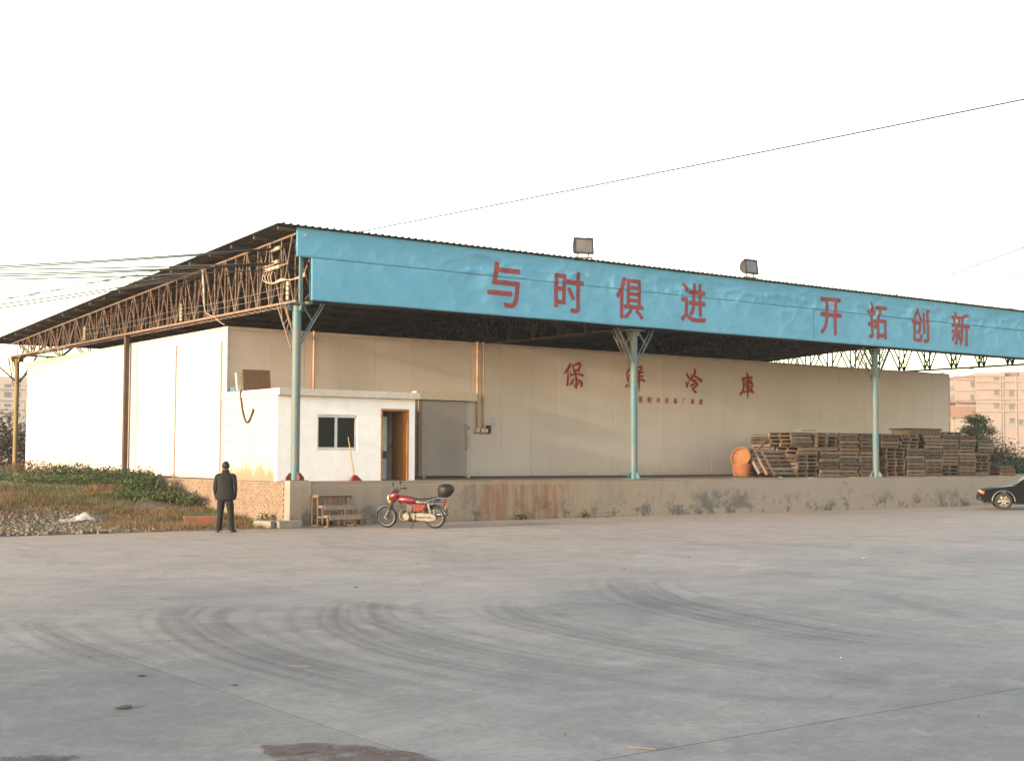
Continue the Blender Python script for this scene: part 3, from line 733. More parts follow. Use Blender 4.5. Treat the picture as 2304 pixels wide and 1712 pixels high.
# ================================================================ OFFICE ANNEX
AX0, AX1, AY, AT = .0, 4.43, 1.07, 3.50
ann = thing('office_annex', 'small white flat-roofed office with window and open orange door on the dock', 'office', (2.2,2.8,P))
W0, W1, WZa, WZb = 1.23, 2.51, 2.0, 3.0
D0, D1, DZ = 3.28, 4.22, 3.21
mb = MB(); th = .14
mb.box(AX0, W0, AY, AY+th, P, AT); mb.box(W0, W1, AY, AY+th, P, WZa); mb.box(W0, W1, AY, AY+th, WZb, AT)
mb.box(W1, D0, AY, AY+th, P, AT); mb.box(D0, D1, AY, AY+th, DZ, AT); mb.box(D1, AX1, AY, AY+th, P, AT)
mb.build('front_wall', m_white, ann)
def side_mat():
    m, nt, b = base_mat('weathered_white_plaster')
    v = pos_coord(nt); vz = pos_coord(nt, False, (1,1,.2))
    sx = nn(nt, 'ShaderNodeSeparateXYZ'); nt.links.new(nn(nt, 'ShaderNodeNewGeometry').outputs['Position'], sx.inputs[0])
    c = mixc(nt, ramp(nt, noise_n(nt, vz, 5, 6, .7), .5, .75, 0, .5), (.52,.475,.42), (.42,.365,.28))
    foot = mathn(nt, 'ADD', sx.outputs['Z'], mathn(nt, 'MULTIPLY', noise_n(nt, v, 2.2, 6, .7), -1.3))
    c = mixc(nt, ramp(nt, foot, .62, 1.1, .9, 0), c, (.24,.175,.10))
    nt.links.new(c, b.inputs['Base Color']); b.inputs['Roughness'].default_value = .9
    return m
MB().box(AX0+.001, AX0+th, AY+th+.001, WY0-.02, P, AT).build('side_wall', side_mat(), ann)
for yy, zz in ((4.35,3.05),(4.05,3.08),(3.72,3.1),(4.3,2.75),(4.12,2.77),(4.3,2.3),(4.0,2.28),(3.6,2.3)):
    MB().cyl((AX0-.012,yy,zz),(AX0+.01,yy,zz),.022,n=8).build('anchor', m_rust, ann)
MB().box(AX0-.001,AX0+.002,2.70,2.712,P+.1,3.3).build('wall_crack', M('crack_shadow',(.22,.18,.13)), ann)
MB().box(AX1-th, AX1-.001, AY+th+.001, WY0-.02, P, AT).build('side_wall', m_white, ann)
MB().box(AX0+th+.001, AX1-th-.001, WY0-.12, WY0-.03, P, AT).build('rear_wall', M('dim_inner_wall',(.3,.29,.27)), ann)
MB().box(-.035, 4.50, .90, WY0-.022, AT+.002, 3.69).build('roof_slab', m_slab, ann, bevel=.008)
win = MB().box(W0, W1, AY+.03, AY+.10, WZb-.075, WZb).box(W0, W1, AY+.03, AY+.10, WZa, WZa+.09).box(W0, W0+.05, AY+.03, AY+.10, WZa+.09, WZb-.075).box(W1-.07, W1, AY+.03, AY+.10, WZa+.09, WZb-.075)
win = win.build('window', m_alu, ann)
MB().box(1.80, 1.88, AY+.035, AY+.095, WZa+.09, WZb-.075).build('mullion', m_alu, win)
MB().box(W0+.05, 1.80, AY+.06, AY+.068, WZa+.09, WZb-.075).build('pane', m_glass_dark, win)
MB().box(1.88, W1-.07, AY+.05, AY+.058, WZa+.09, WZb-.075).build('pane', m_glass_dark, win)
dr = MB().box(D0, D0+.05, AY-.012, AY+th, P, DZ).box(D1-.06, D1, AY-.012, AY+th, P, DZ).box(D0+.05, D1-.06, AY-.012, AY+th, DZ-.06, DZ).build('door', m_wood, ann)
hx, hy = D1-.07, AY+th
ang = radians(97)
dv = Vector((-cos(ang), sin(ang), 0)); nv = Vector((dv.y, -dv.x, 0))
c0 = Vector((hx, hy, P+.02+(DZ-.09-P)/2))+dv*.41
MB().obox(c0, dv*.41, nv*.02, Vector((0,0,(DZ-.1-P)/2))).build('door_leaf', m_wood, dr)
MB().cyl(Vector((hx,hy,P+1.0))+dv*.75-nv*.0+Vector((-.07,0,0)), Vector((hx,hy,P+1.0))+dv*.75+Vector((.05,0,0)), .025).build('door_knob', m_chrome, dr)
cab = thing('metal_cabinet', 'tall pale green metal cabinet inside the office doorway', 'cabinet', (3.2,2.6,P))
MB().box(3.0, 3.86, 1.7, 2.1, P+.02, P+.62).build('lower_door', M('cab_grey',(.55,.58,.55)), cab)
MB().box(3.0, 3.86, 1.7, 2.1, P+.625, P+.84).build('drawer', M('cab_dark',(.09,.1,.09)), cab)
MB().box(3.0, 3.86, 1.7, 2.1, P+.845, P+1.85).build('upper_door', M('cab_green',(.68,.78,.70)), cab)
# things on and by the annex
bd = thing('plywood_board', 'brown plywood board propped upright on the office roof', 'board', (.4,3.1,3.69))
MB().obox((.36,3.12,4.0),(.43,0,0),(0,.012,0),(0,.045,.305)).build('sheet', M('brown_ply',(.20,.115,.07),(.15,.085,.05),rough=.85,scale=12), bd)
MB().obox((.36,3.16,3.73),(.40,0,0),(0,.02,0),(0,0,.03)).build('batten', m_rust, bd)
o = MB().obox((.20,3.32,3.955),(.38,0,0),(0,.04,0),(0,.05,.262)).build('foam_sheet', M('cream_foam',(.72,.64,.48)))
tag(o, 'cream foam sheet standing behind the plywood board on the office roof', 'sheet')
o = MB().box(.20,.62,4.2,4.55,3.692,3.86).build('blue_crate', M('blue_plastic',(.09,.20,.28)), bevel=.01); tag(o, 'blue plastic box at the rear corner of the office roof', 'box')
o = MB().tube(spline([(-.06,3.22,3.71),(-.05,3.31,3.60),(-.03,3.3,3.45),(-.03,3.2,3.15),(-.03,3.06,2.9),(-.03,2.92,2.79),(-.03,2.78,2.82),(-.03,2.64,2.95),(-.03,2.54,3.08),(-.03,2.50,3.16),(-.03,2.53,3.05)],5),.026,6).build('hanging_cable', M('brown_cable',(.10,.055,.03)), smooth=True)
tag(o, 'brown cable hanging in a loop down the sunlit office side wall', 'cable')
br = thing('broom', 'broom with red head leaning on the white office wall', 'broom', (2.3,.85,P))
MB().cyl((2.20,AY-.02,2.38),(2.30,.86,P+.14),.014,.014,8).build('handle', M('bamboo',(.50,.33,.15)), br, smooth=True)
MB().prism([(-.05,.16),(.03,.16),(.22,0),(-.14,0)], lambda a,b,d:(2.32+a,.86+d,P+.003+b), -.05, .05).build('head', M('red_bristle',(.34,.03,.025),rough=.8), br)

# ================================================================ ROOF FLOODLIGHTS
m_lampglass = M('lamp_glass', (.155,.135,.115), (.12,.105,.09), rough=.25, spec=.6, scale=3)
def floodlight(loc, rz, label):
    t = thing('floodlight', label, 'floodlight', loc, rz, 'floodlights on the canopy edge')
    tilt = Matrix.Rotation(radians(-8), 4, 'X')
    c = Vector((0,0,.40))
    def tp(x, y, z): return tuple(c+tilt@Vector((x,y,z)))
    w, h = .29, .235
    prof = [(0,h),( .10,h*1.0),(.20,h*.72),(.25,h*.2),(.25,-h*.3),(.18,-h*.75),(.08,-h),(0,-h)]
    mb = MB()
    n = len(prof); vs = [tp(-w,y,z) for y,z in prof]+[tp(w,y,z) for y,z in prof]
    mb.add(vs, [(i,i+1,n+i+1,n+i) for i in range(n-1)]+[tuple(range(n)), tuple(range(2*n-1,n-1,-1))])
    mb.build('housing', m_dark, t, local=True)
    mb = MB()
    for a,b,c_,d in ((-w-.025,w+.025,h-.035,h+.025),(-w-.025,w+.025,-h-.025,-h+.035),(-w-.025,-w+.03,-h,h),(w-.03,w+.025,-h,h)):
        vs = [tp(x,y,z) for x in (a,b) for y in (-.04,.01) for z in (c_,d)]
        mb.add(vs, [(0,1,3,2),(4,6,7,5),(0,4,5,1),(2,3,7,6),(0,2,6,4),(1,5,7,3)])
    for x in (-.16,.16):
        vs = [tp(x+i,y,z) for i in (-.012,.012) for y in (-.05,.0) for z in (h+.02,h+.05)]
        mb.add(vs, [(0,1,3,2),(4,6,7,5),(0,4,5,1),(2,3,7,6),(0,2,6,4),(1,5,7,3)])
    mb.build('frame', m_dark, t, local=True)
    mb = MB(); mb.add([tp(-w+.02,-.025,-h+.02),tp(w-.02,-.025,-h+.02),tp(w-.02,-.025,h-.02),tp(-w+.02,-.025,h-.02)],[(0,1,2,3)])
    mb.build('glass', m_lampglass, t, local=True)
    mb = MB().cyl((-.17,.05,.07),(-.17,.05,.2),.024).cyl((.17,.05,.07),(.17,.05,.2),.024)
    mb.box(-.27,.27,.0,.1,.03,.07).bar((-.25,.05,.03),(-.2,.05,-.05),.04).bar((.25,.05,.03),(.28,.05,-.05),.04)
    mb.build('bracket', m_rust, t, local=True)
    mb = MB().tube(spline([(.2,.05,.03),(.36,.0,.03),(.42,-.05,-.02),(.38,-.06,-.08)],5),.012); mb.build('cord', m_litter, t, local=True)
    return t
floodlight((9.72,-.24,7.965), radians(-25), 'square floodlight facing forward on the canopy edge, left of the two')
floodlight((17.15,-.24,7.965), radians(0), 'floodlight turned aside on the canopy edge, right of the two')

# ================================================================ PALLETS
def board_set(w, d):
    me = {}
    me['stringer'] = MB().box(-.045,.045,-d/2,d/2,0,.088).mesh('stringer')
    me['deck_board'] = MB().box(-w/2,w/2,-.055,.055,0,.022).mesh('deck_board')
    me['bottom_board'] = MB().box(-w/2,w/2,-.05,.05,0,.020).mesh('bottom_board')
    for q in me.values(): q.materials.append(m_pallet)
    return me
PWd, PDp = 1.14, 1.06
PME = board_set(PWd, PDp)
def make_pallet(loc, rot, label, group='wooden pallets stacked on the dock', grey=False):
    t = thing('pallet', label, 'pallet', loc, 0, group); t.rotation_euler = rot
    def part(nm, x, y, z, rz=0):
        o = bpy.data.objects.new(nm, PME[nm]); COL.objects.link(o); o.parent = t
        o.location = (x, y, z); o.rotation_euler = (0, 0, rz); return o
    for x in (-PWd/2+.045, 0, PWd/2-.045): part('stringer', x, 0, .021)
    for k in range(3): part('bottom_board', 0, (k-1)*(PDp/2-.055), 0, R.uniform(-.01,.01))
    for k in range(6):
        if R.random() < .04 and 0 < k < 5: continue
        part('deck_board', R.uniform(-.008,.008), -PDp/2+.055+k*(PDp-.11)/5, .110, R.uniform(-.008,.008))
    return t
PH = .136
ORDS = ['first','second','third','fourth','fifth','sixth','seventh','eighth','ninth','tenth','eleventh']
def stack(x0, x1, y0, layers, desc, z0=P+.004, kinds='b', jit=.05):
    """kinds: string per layer, p = pocket ends to the front, b = stringer side to the front"""
    xc = (x0+x1)/2
    for k in range(layers):
        kd = kinds[min(k, len(kinds)-1)]
        rz = (0 if kd == 'p' else pi/2)+R.uniform(-.03,.03)
        make_pallet((xc+R.uniform(-jit,jit), y0+.54+R.uniform(-jit,jit*.6), z0+k*PH), (R.uniform(-.004,.004),R.uniform(-.004,.004),rz),
                    'wooden pallet, %s layer from bottom, %s' % (ORD[k], desc))
stack(19.95,21.0,2.3,6,'stack behind the leaning pallets','' and 0 or P+.004,'b')
stack(21.05,21.95,2.3,11,'tall leftmost stack beside the leaning pallets', kinds='p')
stack(20.75,21.85,.95,8,'second front stack from the left', kinds='ppppppbb'); 
stack(20.55,21.65,1.05,4,'upper tier over the second front stack', P+.004+8*PH, 'b')
stack(21.98,22.98,.95,8,'third front stack from the left', kinds='b')
stack(21.85,22.95,.95,4,'upper tier over the third front stack', P+.004+8*PH, 'p')
stack(23.05,24.1,.95,12,'stack just left of the third blue column', kinds='b')
stack(24.2,25.35,.95,12,'stack behind the third blue column', kinds='b')
stack(25.75,27.1,.95,8,'first stack right of the third blue column', kinds='p')
stack(25.5,26.5,.95,4,'left upper tier right of the third blue column', P+.004+8*PH, 'b')
stack(26.75,27.85,.95,4,'right upper tier right of the third blue column', P+.004+8*PH, 'p')
stack(27.12,28.15,.95,8,'second stack right of the third blue column', kinds='b', jit=.02)
stack(28.25,29.25,.95,12,'third stack right of the third blue column', kinds='b')
stack(29.35,30.38,.95,12,'stack before the corner of the cream wall', kinds='pppbbbbbbbbb')
stack(30.48,31.5,.95,12,'stack just past the cream wall corner', kinds='b')
stack(31.75,32.8,1.15,7,'second stack past the cream wall corner', kinds='bpppppb')
stack(31.95,32.95,1.1,4,'small tier on the last tall stack', P+.004+7*PH, 'b')
stack(33.3,34.4,1.0,3,'low stack at the right end of the row', kinds='b')
stack(33.2,34.2,2.2,5,'low stack behind the right end of the row', kinds='b')
# leaning pallets
for k in range(3):
    a = radians(54)
    make_pallet((20.16-.24*k, 1.36+.15*k, P+.455+.03*k), (a, 0, R.uniform(-.03,.03)), ['front','middle','rear'][k]+' pallet of the three leaning in front of the stacks', 'pallets leaning by the baskets')
# planks over the leftmost stack, crate and grey frame on top of the row
def plank(p, q, w, h, label):
    o = MB().bar(p, q, w, h).build('plank', m_pallet); tag(o, label, 'plank', 'loose planks on the pallets')
plank((20.0,2.5,2.70),(22.0,2.35,2.72),.12,.025,'long loose plank laid across the leftmost pallet stack')
plank((20.25,2.4,2.14),(20.95,2.42,2.62),.06,.06,'slanting stick propped against the leftmost pallet stack')
plank((21.3,1.4,2.86),(22.2,1.5,2.88),.35,.03,'short board lying on top of the second stack')
cr = thing('crate', 'low slatted crate with dark rim on top of the pallet row', 'crate', (28.4,1.5,2.8))
zc = P+.006+12*PH
m_cr = M('crate_wood',(.17,.13,.07),(.12,.1,.06),rough=.85,scale=6)
for k in range(9): MB().box(27.5+k*.215, 27.5+k*.215+.17, 1.02, 1.05, zc, zc+.2).build('slat', m_cr, cr)
MB().box(27.5, 29.4, 1.06, 2.0, zc, zc+.19).build('tray', m_cr, cr)
MB().box(27.45, 29.42, 1.0, 2.05, zc+.202, zc+.25).build('rim', m_dark, cr)
t = make_pallet((30.2,1.5,P+.006+12*PH), (0,0,0), 'grey weathered pallet on top of the stack at the wall corner')
for ch in t.children:
    ch.data = ch.data.copy(); ch.data.materials.clear(); ch.data.materials.append(m_palgrey)
# bamboo baskets
m_bamboo = M('bamboo_weave', (.33,.145,.05), (.24,.10,.036), rough=.7, scale=30, stretch=(1,1,2), bump=.004, bscale=60, local=True)
m_band = M('red_band', (.40,.05,.035), rough=.6)
def basket(loc, rot, label, r=.36, h=.46):
    t = thing('basket', label, 'basket', loc, 0, 'bamboo baskets by the pallets'); t.rotation_euler = rot
    MB().lathe([(.02,0),(r*.78,.0),(r*.9,h*.5),(r,h),(r-.02,h),(r*.88,h*.5),(r*.76,.025),(.02,.025)], 28).build('body', m_bamboo, t, local=True, angle=60)
    MB().lathe([(r*.985,h-.03),(r+.018,h-.03),(r+.018,h+.012),(r*.97,h+.012),(r*.985,h-.03)], 28).build('rim', m_bamboo, t, local=True, angle=40)
    MB().lathe([(r*.90,h*.60),(r*.945,h*.60),(r*.965,h*.72),(r*.93,h*.72),(r*.90,h*.60)], 28).build('band', m_band, t, local=True, angle=40)
    return t
def aim(v): return Vector(v).to_track_quat('Z','Y').to_euler()
basket((19.02,2.0,P+.005), (0,0,0), 'upright bamboo basket under the leaning ones by the pallets')
basket((18.98,1.98,1.84), aim((-.93,-.28,.30)), 'flat orange bamboo basket tipped on edge with its mouth to the yard', r=.37, h=.13)
basket((19.42,2.12,1.58), aim((-.72,-.42,.42)), 'bamboo basket wedged between the tipped basket and pallets', r=.34, h=.34)

# ================================================================ RUSTY STEPS, BLOCKS
st = thing('steel_steps', 'rusty three-tread steel steps standing against the dock wall', 'steps', (.8,-.85,0))
x0, x1 = .30, 1.30
m_rst = M('orange_rust', (.24,.135,.085), (.15,.10,.07), rough=.85, scale=8)
def sbar(p, q, w=.035, mat=m_rst, nm='frame_bar'): return MB().bar(p, q, w).build(nm, mat, st)
YA, YB, YC, YD = -.44, -.74, -1.0, -1.28
for xx in (x0, x1):
    sbar((xx,YA,0),(xx,YA,.79)); sbar((xx,YB,0),(xx,YB,.79)); sbar((xx,YA,.77),(xx,YB,.77)); sbar((xx,YB,.50),(xx,YC,.50))
    sbar((xx,YC,0),(xx,YC,.50)); sbar((xx,YB,.25),(xx,YD,.25)); sbar((xx,YD,0),(xx,YD,.26),.045); sbar((xx,YA,.018),(xx,YD,.018))
for xx in (.52, .66, .95): sbar((xx,YB,.27),(xx,YB,.76),.04 if xx == .66 else .028)
for xx in (.42, .86): sbar((xx,YC,.27),(xx,YC,.5),.03)
for xx in (.62, .80, 1.08): sbar((xx,YD,0),(xx,YD,.25),.035)
sbar((x0,YD,.018),(x1,YD,.018)); sbar((x0,YA,.018),(x1,YA,.018)); sbar((x0,YA,.77),(x1,YA,.77))
m_tread = M('tread', (.24,.20,.17), (.29,.22,.175), rough=.85, scale=5)
for y0_, y1_, z_ in ((YA,YB,.775),(YB,YC,.505),(YC,YD,.26)): MB().box(x0, x1, y1_-.03, y0_-.02, z_+.018, z_+.04).build('tread', m_tread, st)
for yy, zz in ((YC-.032,.475),(YD-.032,.225)): MB().box(x0+.02, x1-.02, yy-.02, yy, zz-.03, zz+.05).build('riser_board', m_tread, st)
blk = thing('kerb_block', 'pale concrete kerb block lying at the foot of the dock corner', 'block', (-.8,-1.0,0))
MB().box(-1.02,-.36,-1.14,-.86,0,.19).build('stone', m_conc, blk, bevel=.02)
blk = thing('kerb_block', 'low weathered concrete block beside the brick wall foot', 'block', (-1.3,-.7,0))
MB().obox((-1.14,-.66,.10),(.16,.08,0),(-.1,.3,0),(0,0,.09)).build('stone', m_conc, blk, bevel=.025)

exec_parts = True
# ================================================================ MOTORCYCLE  (local: x rearwards, y to its right, z up)
def bike():
    d = Vector((.63,-.777,0)).normalized()
    t = thing('motorcycle', 'small red motorcycle with black top box on its side stand by the dock', 'motorcycle', (2.0,-2.6,0), atan2(d.y, d.x))
    t.rotation_euler = (radians(4), 0, atan2(d.y, d.x))
    m_red = M('red_gloss', (.19,.010,.012), (.16,.009,.010), rough=.28, spec=.5, coat=.6)
    m_eng = M('engine_alloy', (.17,.14,.115), (.09,.075,.062), rough=.5, metal=.5, scale=12)
    m_case = M('cream_chain_case', (.30,.245,.19), (.2,.165,.13), rough=.5, scale=8)
    m_amb = M('amber', (.75,.30,.02), rough=.25)
    def B(mb, nm, mat, par=t, **k): return mb.build(nm, mat, par, local=True, **k)
    def wheel(x):
        rot = Matrix.Translation((x,0,.285))@Matrix.Rotation(pi/2,4,'X')
        w = B(MB().lathe([(.226,-.032),(.255,-.05),(.279,-.034),(.287,0),(.279,.034),(.255,.05),(.226,.032),(.222,0),(.226,-.032)],36,rot), 'wheel', m_rubber, angle=50)
        B(MB().lathe([(.212,-.03),(.236,-.032),(.236,.032),(.212,.03),(.205,0),(.212,-.03)],36,rot), 'rim', M('dull_rim',(.17,.16,.15),(.12,.11,.1),rough=.4,metal=.5,scale=20), w, angle=40)
        B(MB().cyl((x,-.06,.285),(x,.06,.285),.06,n=16), 'hub', m_eng, w, angle=40)
        mb = MB()
        for k in range(24):
            a = 2*pi*k/24; s = -.03 if k % 2 else .03
            mb.cyl((x+.05*cos(a+.5*(1 if k%4<2 else -1)),s,.285+.05*sin(a+.5*(1 if k%4<2 else -1))),(x+.21*cos(a),0,.285+.21*sin(a)),.0028,n=4,caps=False)
        B(mb, 'spokes', m_chrome, w)
    wheel(-.655); wheel(.655)
    # front fork and mudguard
    for s in (-.075,.075):
        f = B(MB().cyl((-.655,s,.285),(-.40,s,.80),.022,n=10), 'fork_leg', m_dark, angle=40)
        B(MB().cyl((-.66,s,.27),(-.57,s,.47),.03,n=10), 'fork_slider', m_eng, f, angle=40)
    def guard(cx, r, a0, a1, w, nm, mat):
        rings = []
        for k in range(15):
            a = radians(a0+(a1-a0)*k/14); c, s = cos(a), sin(a)
            rings.append([(cx+c*(r+h), y, .285+s*(r+h)) for y, h in ((-w,-.02),(-w*.7,.012),(0,.022),(w*.7,.012),(w,-.02),(w*.7,.004),(0,.014),(-w*.7,.004))])
        B(MB().rings(rings), nm, mat, angle=50)
    guard(-.655,.30,170,55,.06,'front_mudguard',m_chrome); guard(.655,.305,150,15,.065,'rear_mudguard',m_chrome)
    # frame
    mb = MB()
    mb.tube(spline([(-.36,0,.80),(-.26,0,.60),(-.18,0,.30),(-.02,0,.18),(.2,0,.20)],5),.02,8)
    for s in (-.11,.11): mb.tube(spline([(-.33,s*.3,.72),(0,s,.62),(.4,s,.66),(.78,s,.72)],5),.016,8)
    for s in (-.1,.1): mb.bar((.18,s,.32),(.655,s,.285),.035); mb.bar((.2,s,.2),(.25,s,.62),.03)
    B(mb, 'frame', m_dark)
    for s in (-.13,.13):
        B(MB().cyl((.50,s,.66),(.585,s,.33),.02,n=10).cyl((.51,s,.62),(.56,s,.42),.032,n=10), 'shock_absorber', m_chrome, angle=40)
    # engine
    e = B(MB().cyl((-.07,-.15,.31),(-.07,.12,.31),.105,n=20).cyl((.1,-.13,.31),(.1,.12,.31),.10,n=20).box(-.1,.14,-.1,.1,.2,.42), 'engine', m_eng, angle=40, bevel=.006)
    mb = MB()
    for k in range(6): mb.box(-.10+.004*k,.04+.004*k,-.075,.075,.42+k*.03,.437+k*.03)
    mb.box(-.075,.05,-.055,.055,.41,.61); B(mb, 'cylinder', m_eng, e)
    B(MB().box(.08,.19,-.05,.05,.44,.54).cyl((.02,0,.5),(.14,0,.5),.03), 'carburettor', m_eng, e)
    B(MB().tube(spline([(-.09,.06,.5),(-.2,.08,.42),(-.2,.1,.26),(-.05,.12,.2),(.3,.14,.24)],5),.022,8).cyl((.3,.14,.24),(.95,.17,.36),.045,.04,n=12), 'exhaust', m_chrome, angle=40)
    B(MB().cyl((.74,-.13,.37),(.84,-.13,.375),.022,n=10), 'tail_pipe', m_chrome, angle=40)
    # chain case: two decks with slot
    pts = [(.10,.38),(.3,.405),(.6,.38),(.68,.36),(.735,.30),(.72,.24),(.66,.20),(.5,.19),(.25,.215),(.10,.24)]
    cc = B(MB().prism(pts, lambda a,b,dd:(a,dd,b), -.155,-.105), 'chain_case', m_case, bevel=.01)
    B(MB().box(.2,.60,-.160,-.155,.278,.304).box(.16,.19,-.160,-.155,.24,.37).box(.40,.42,-.160,-.155,.2,.25), 'slot', m_dark, cc)
    B(MB().box(-.02,.10,-.14,.14,.40,.44).cyl((.0,-.16,.25),(.05,-.16,.25),.03).box(.03,.12,-.12,.12,.2,.26), 'engine_block', m_dark, e)
    B(MB().cyl((-.07,-.175,.31),(-.07,-.15,.31),.085,n=20), 'engine_cover', m_case, e, angle=40)
    # tank, side cover, seat
    def loft(secs, nm, mat, n=14, ss=1):
        rings = []
        for x, zc, rz_, ry in secs:
            rings.append([(x, ry*cos(2*pi*k/n)*(1 if sin(2*pi*k/n) > -.3 else .9), zc+rz_*sin(2*pi*k/n)) for k in range(n)])
        return B(MB().rings(rings), nm, mat, smooth=True, subsurf=ss)
    loft([(-.345,.715,.04,.06),(-.31,.725,.095,.09),(-.20,.735,.112,.125),(-.04,.725,.105,.13),(.11,.705,.085,.11),(.19,.695,.06,.085)], 'fuel_tank', m_red)
    B(MB().prism([(.03,.615),(.43,.625),(.45,.58),(.35,.455),(.22,.425),(.10,.49)], lambda a,b,dd:(a,dd,b), -.125,.125), 'side_cover', m_red, bevel=.012)
    st_ = B(MB().rings([[(x,-w,z-.045),(x,-w*1.02,z-.01),(x,-w*.8,z+.028),(x,0,z+.036),(x,w*.8,z+.028),(x,w*1.02,z-.01),(x,w,z-.045)] for x,z,w in ((.13,.745,.085),(.2,.725,.11),(.35,.73,.125),(.5,.745,.125),(.66,.765,.12),(.72,.765,.10))]), 'seat', m_black_pl, smooth=True)
    B(MB().box(.18,.45,-.118,.118,.665,.70), 'seat_trim', M('tan_trim',(.42,.27,.15)), st_)
    # tail, rack, top box
    mb = MB()
    for s in (-.13,.13): mb.tube(spline([(.42,s,.66),(.55,s,.72),(.75,s,.78),(.98,s,.80)],4),.012,6); mb.tube(spline([(.45,s,.645),(.65,s,.655),(.86,s*.8,.67)],4),.012,6); mb.bar((.62,s,.66),(.70,s,.77),.012)
    for x in (.76,.88,.98): mb.cyl((x,-.13,.795),(x,.13,.795),.009,n=6)
    B(mb, 'luggage_rack', m_chrome)
    n = 18; rings = []
    for z, a, b_, cx in ((.815,.12,.13,.90),(.84,.17,.17,.92),(.93,.205,.2,.95),(1.0,.215,.21,.965),(1.06,.205,.2,.965),(1.11,.16,.165,.955),(1.135,.08,.09,.95)):
        rings.append([(cx+a*cos(2*pi*k/n), b_*sin(2*pi*k/n), z) for k in range(n)])
    tb = B(MB().rings(rings), 'top_box', m_black_pl, smooth=True)
    B(MB().lathe([(.212,0),(.224,.004),(.224,.016),(.212,.02),(.212,0)],24,Matrix.Translation((.96,0,.995))), 'box_seam', M('dark_red',(.10,.012,.014)), tb, angle=40)
    B(MB().cyl((.90,0,.70),(.955,0,.69),.05,.04,n=14), 'tail_lamp', M('tail_red',(.32,.03,.02),rough=.25), angle=40)
    B(MB().obox((.965,0,.56),(.008,0,.002),(0,.07,0),(.02,0,.075)), 'number_plate', M('yellow_plate',(.55,.34,.06)))
    B(MB().prism([(.90,.62),(.93,.63),(.985,.45),(.96,.38),(.95,.45)], lambda a,b,dd:(a,dd,b), -.05,.05), 'mud_flap', m_black_pl)
    # cowl, headlamp, bars, mirrors, indicators
    loft([(-.59,.76,.03,.04),(-.555,.78,.10,.10),(-.48,.81,.14,.14),(-.39,.84,.14,.14),(-.29,.85,.085,.10)], 'headlamp_cowl', m_red)
    B(MB().lathe([(.0,-.03),(.05,-.024),(.075,-.004),(.075,.02),(0,.02)],18,Matrix.Translation((-.595,0,.77))@Matrix.Rotation(pi/2,4,'Y')), 'headlamp', M('lamp_lens',(.75,.7,.6),rough=.12), angle=40)
    B(MB().rings([[(-.50+dx-.03*(1-abs(y)/.12),y,.87+dz) for y in (-.12,-.06,0,.06,.12)] for dx,dz in ((0,0),(.07,.09),(.15,.16))],False,False), 'windscreen', M('smoked_screen',(.2,.19,.19),rough=.15,spec=.6), smooth=True)
    hb = B(MB().tube(spline([(-.22,-.36,.99),(-.30,-.24,1.0),(-.37,-.08,.93),(-.37,.08,.93),(-.30,.24,1.0),(-.22,.36,.99)],6),.012,8), 'handlebar', m_dark)
    for s in (-1,1):
        B(MB().cyl((-.23,s*.36,.99),(-.29,s*.25,1.0),.018,n=8), 'grip', m_rubber, hb)
        B(MB().tube([(-.33,s*.2,.97),(-.36,s*.24,1.03),(-.36,s*.27,1.11)],.006,6), 'mirror_stem', m_dark, hb)
        B(MB().rings([[(-.36+dx,s*.29+.05*cos(2*pi*k/10),1.145+.036*sin(2*pi*k/10)) for k in range(10)] for dx in (-.018,.004)]), 'mirror', m_black_pl, hb)
        B(MB().cyl((-.50,s*.1,.70),(-.50,s*.17,.69),.012,n=6), 'indicator_stalk', m_dark)
        B(MB().rings([[(-.50+a*cos(2*pi*k/10),y,.69+a*sin(2*pi*k/10)) for k in range(10)] for y,a in ((s*.15,.02),(s*.17,.042),(s*.205,.038),(s*.22,.015))]), 'indicator', m_amb, smooth=True)
        B(MB().tube([(-.35,s*.3,.99),(-.37,s*.33,1.01),(-.36,s*.38,1.02)],.006,6), 'lever', m_chrome, hb)
        B(MB().cyl((.02,s*.12,.2),(.02,s*.26,.2),.014,n=8), 'foot_peg', m_rubber)
    B(MB().tube(spline([(-.36,-.05,.9),(-.42,-.1,.83),(-.34,-.1,.72),(-.2,-.08,.6)],5),.007,6), 'control_cable', m_dark)
    mb = MB()
    for s in (-.14,.14): mb.tube(spline([(-.20,s*.4,.50),(-.24,s,.40),(-.23,s*1.3,.26),(-.1,s*1.1,.2)],5),.012,6)
    B(mb, 'crash_bar', M('rusty_bar',(.36,.2,.12)))
    B(MB().tube([(.14,-.12,.20),(.11,-.2,.09),(.085,-.26,.022)],.012,6).box(.05,.13,-.29,-.24,.012,.026), 'side_stand', m_dark)
bike()

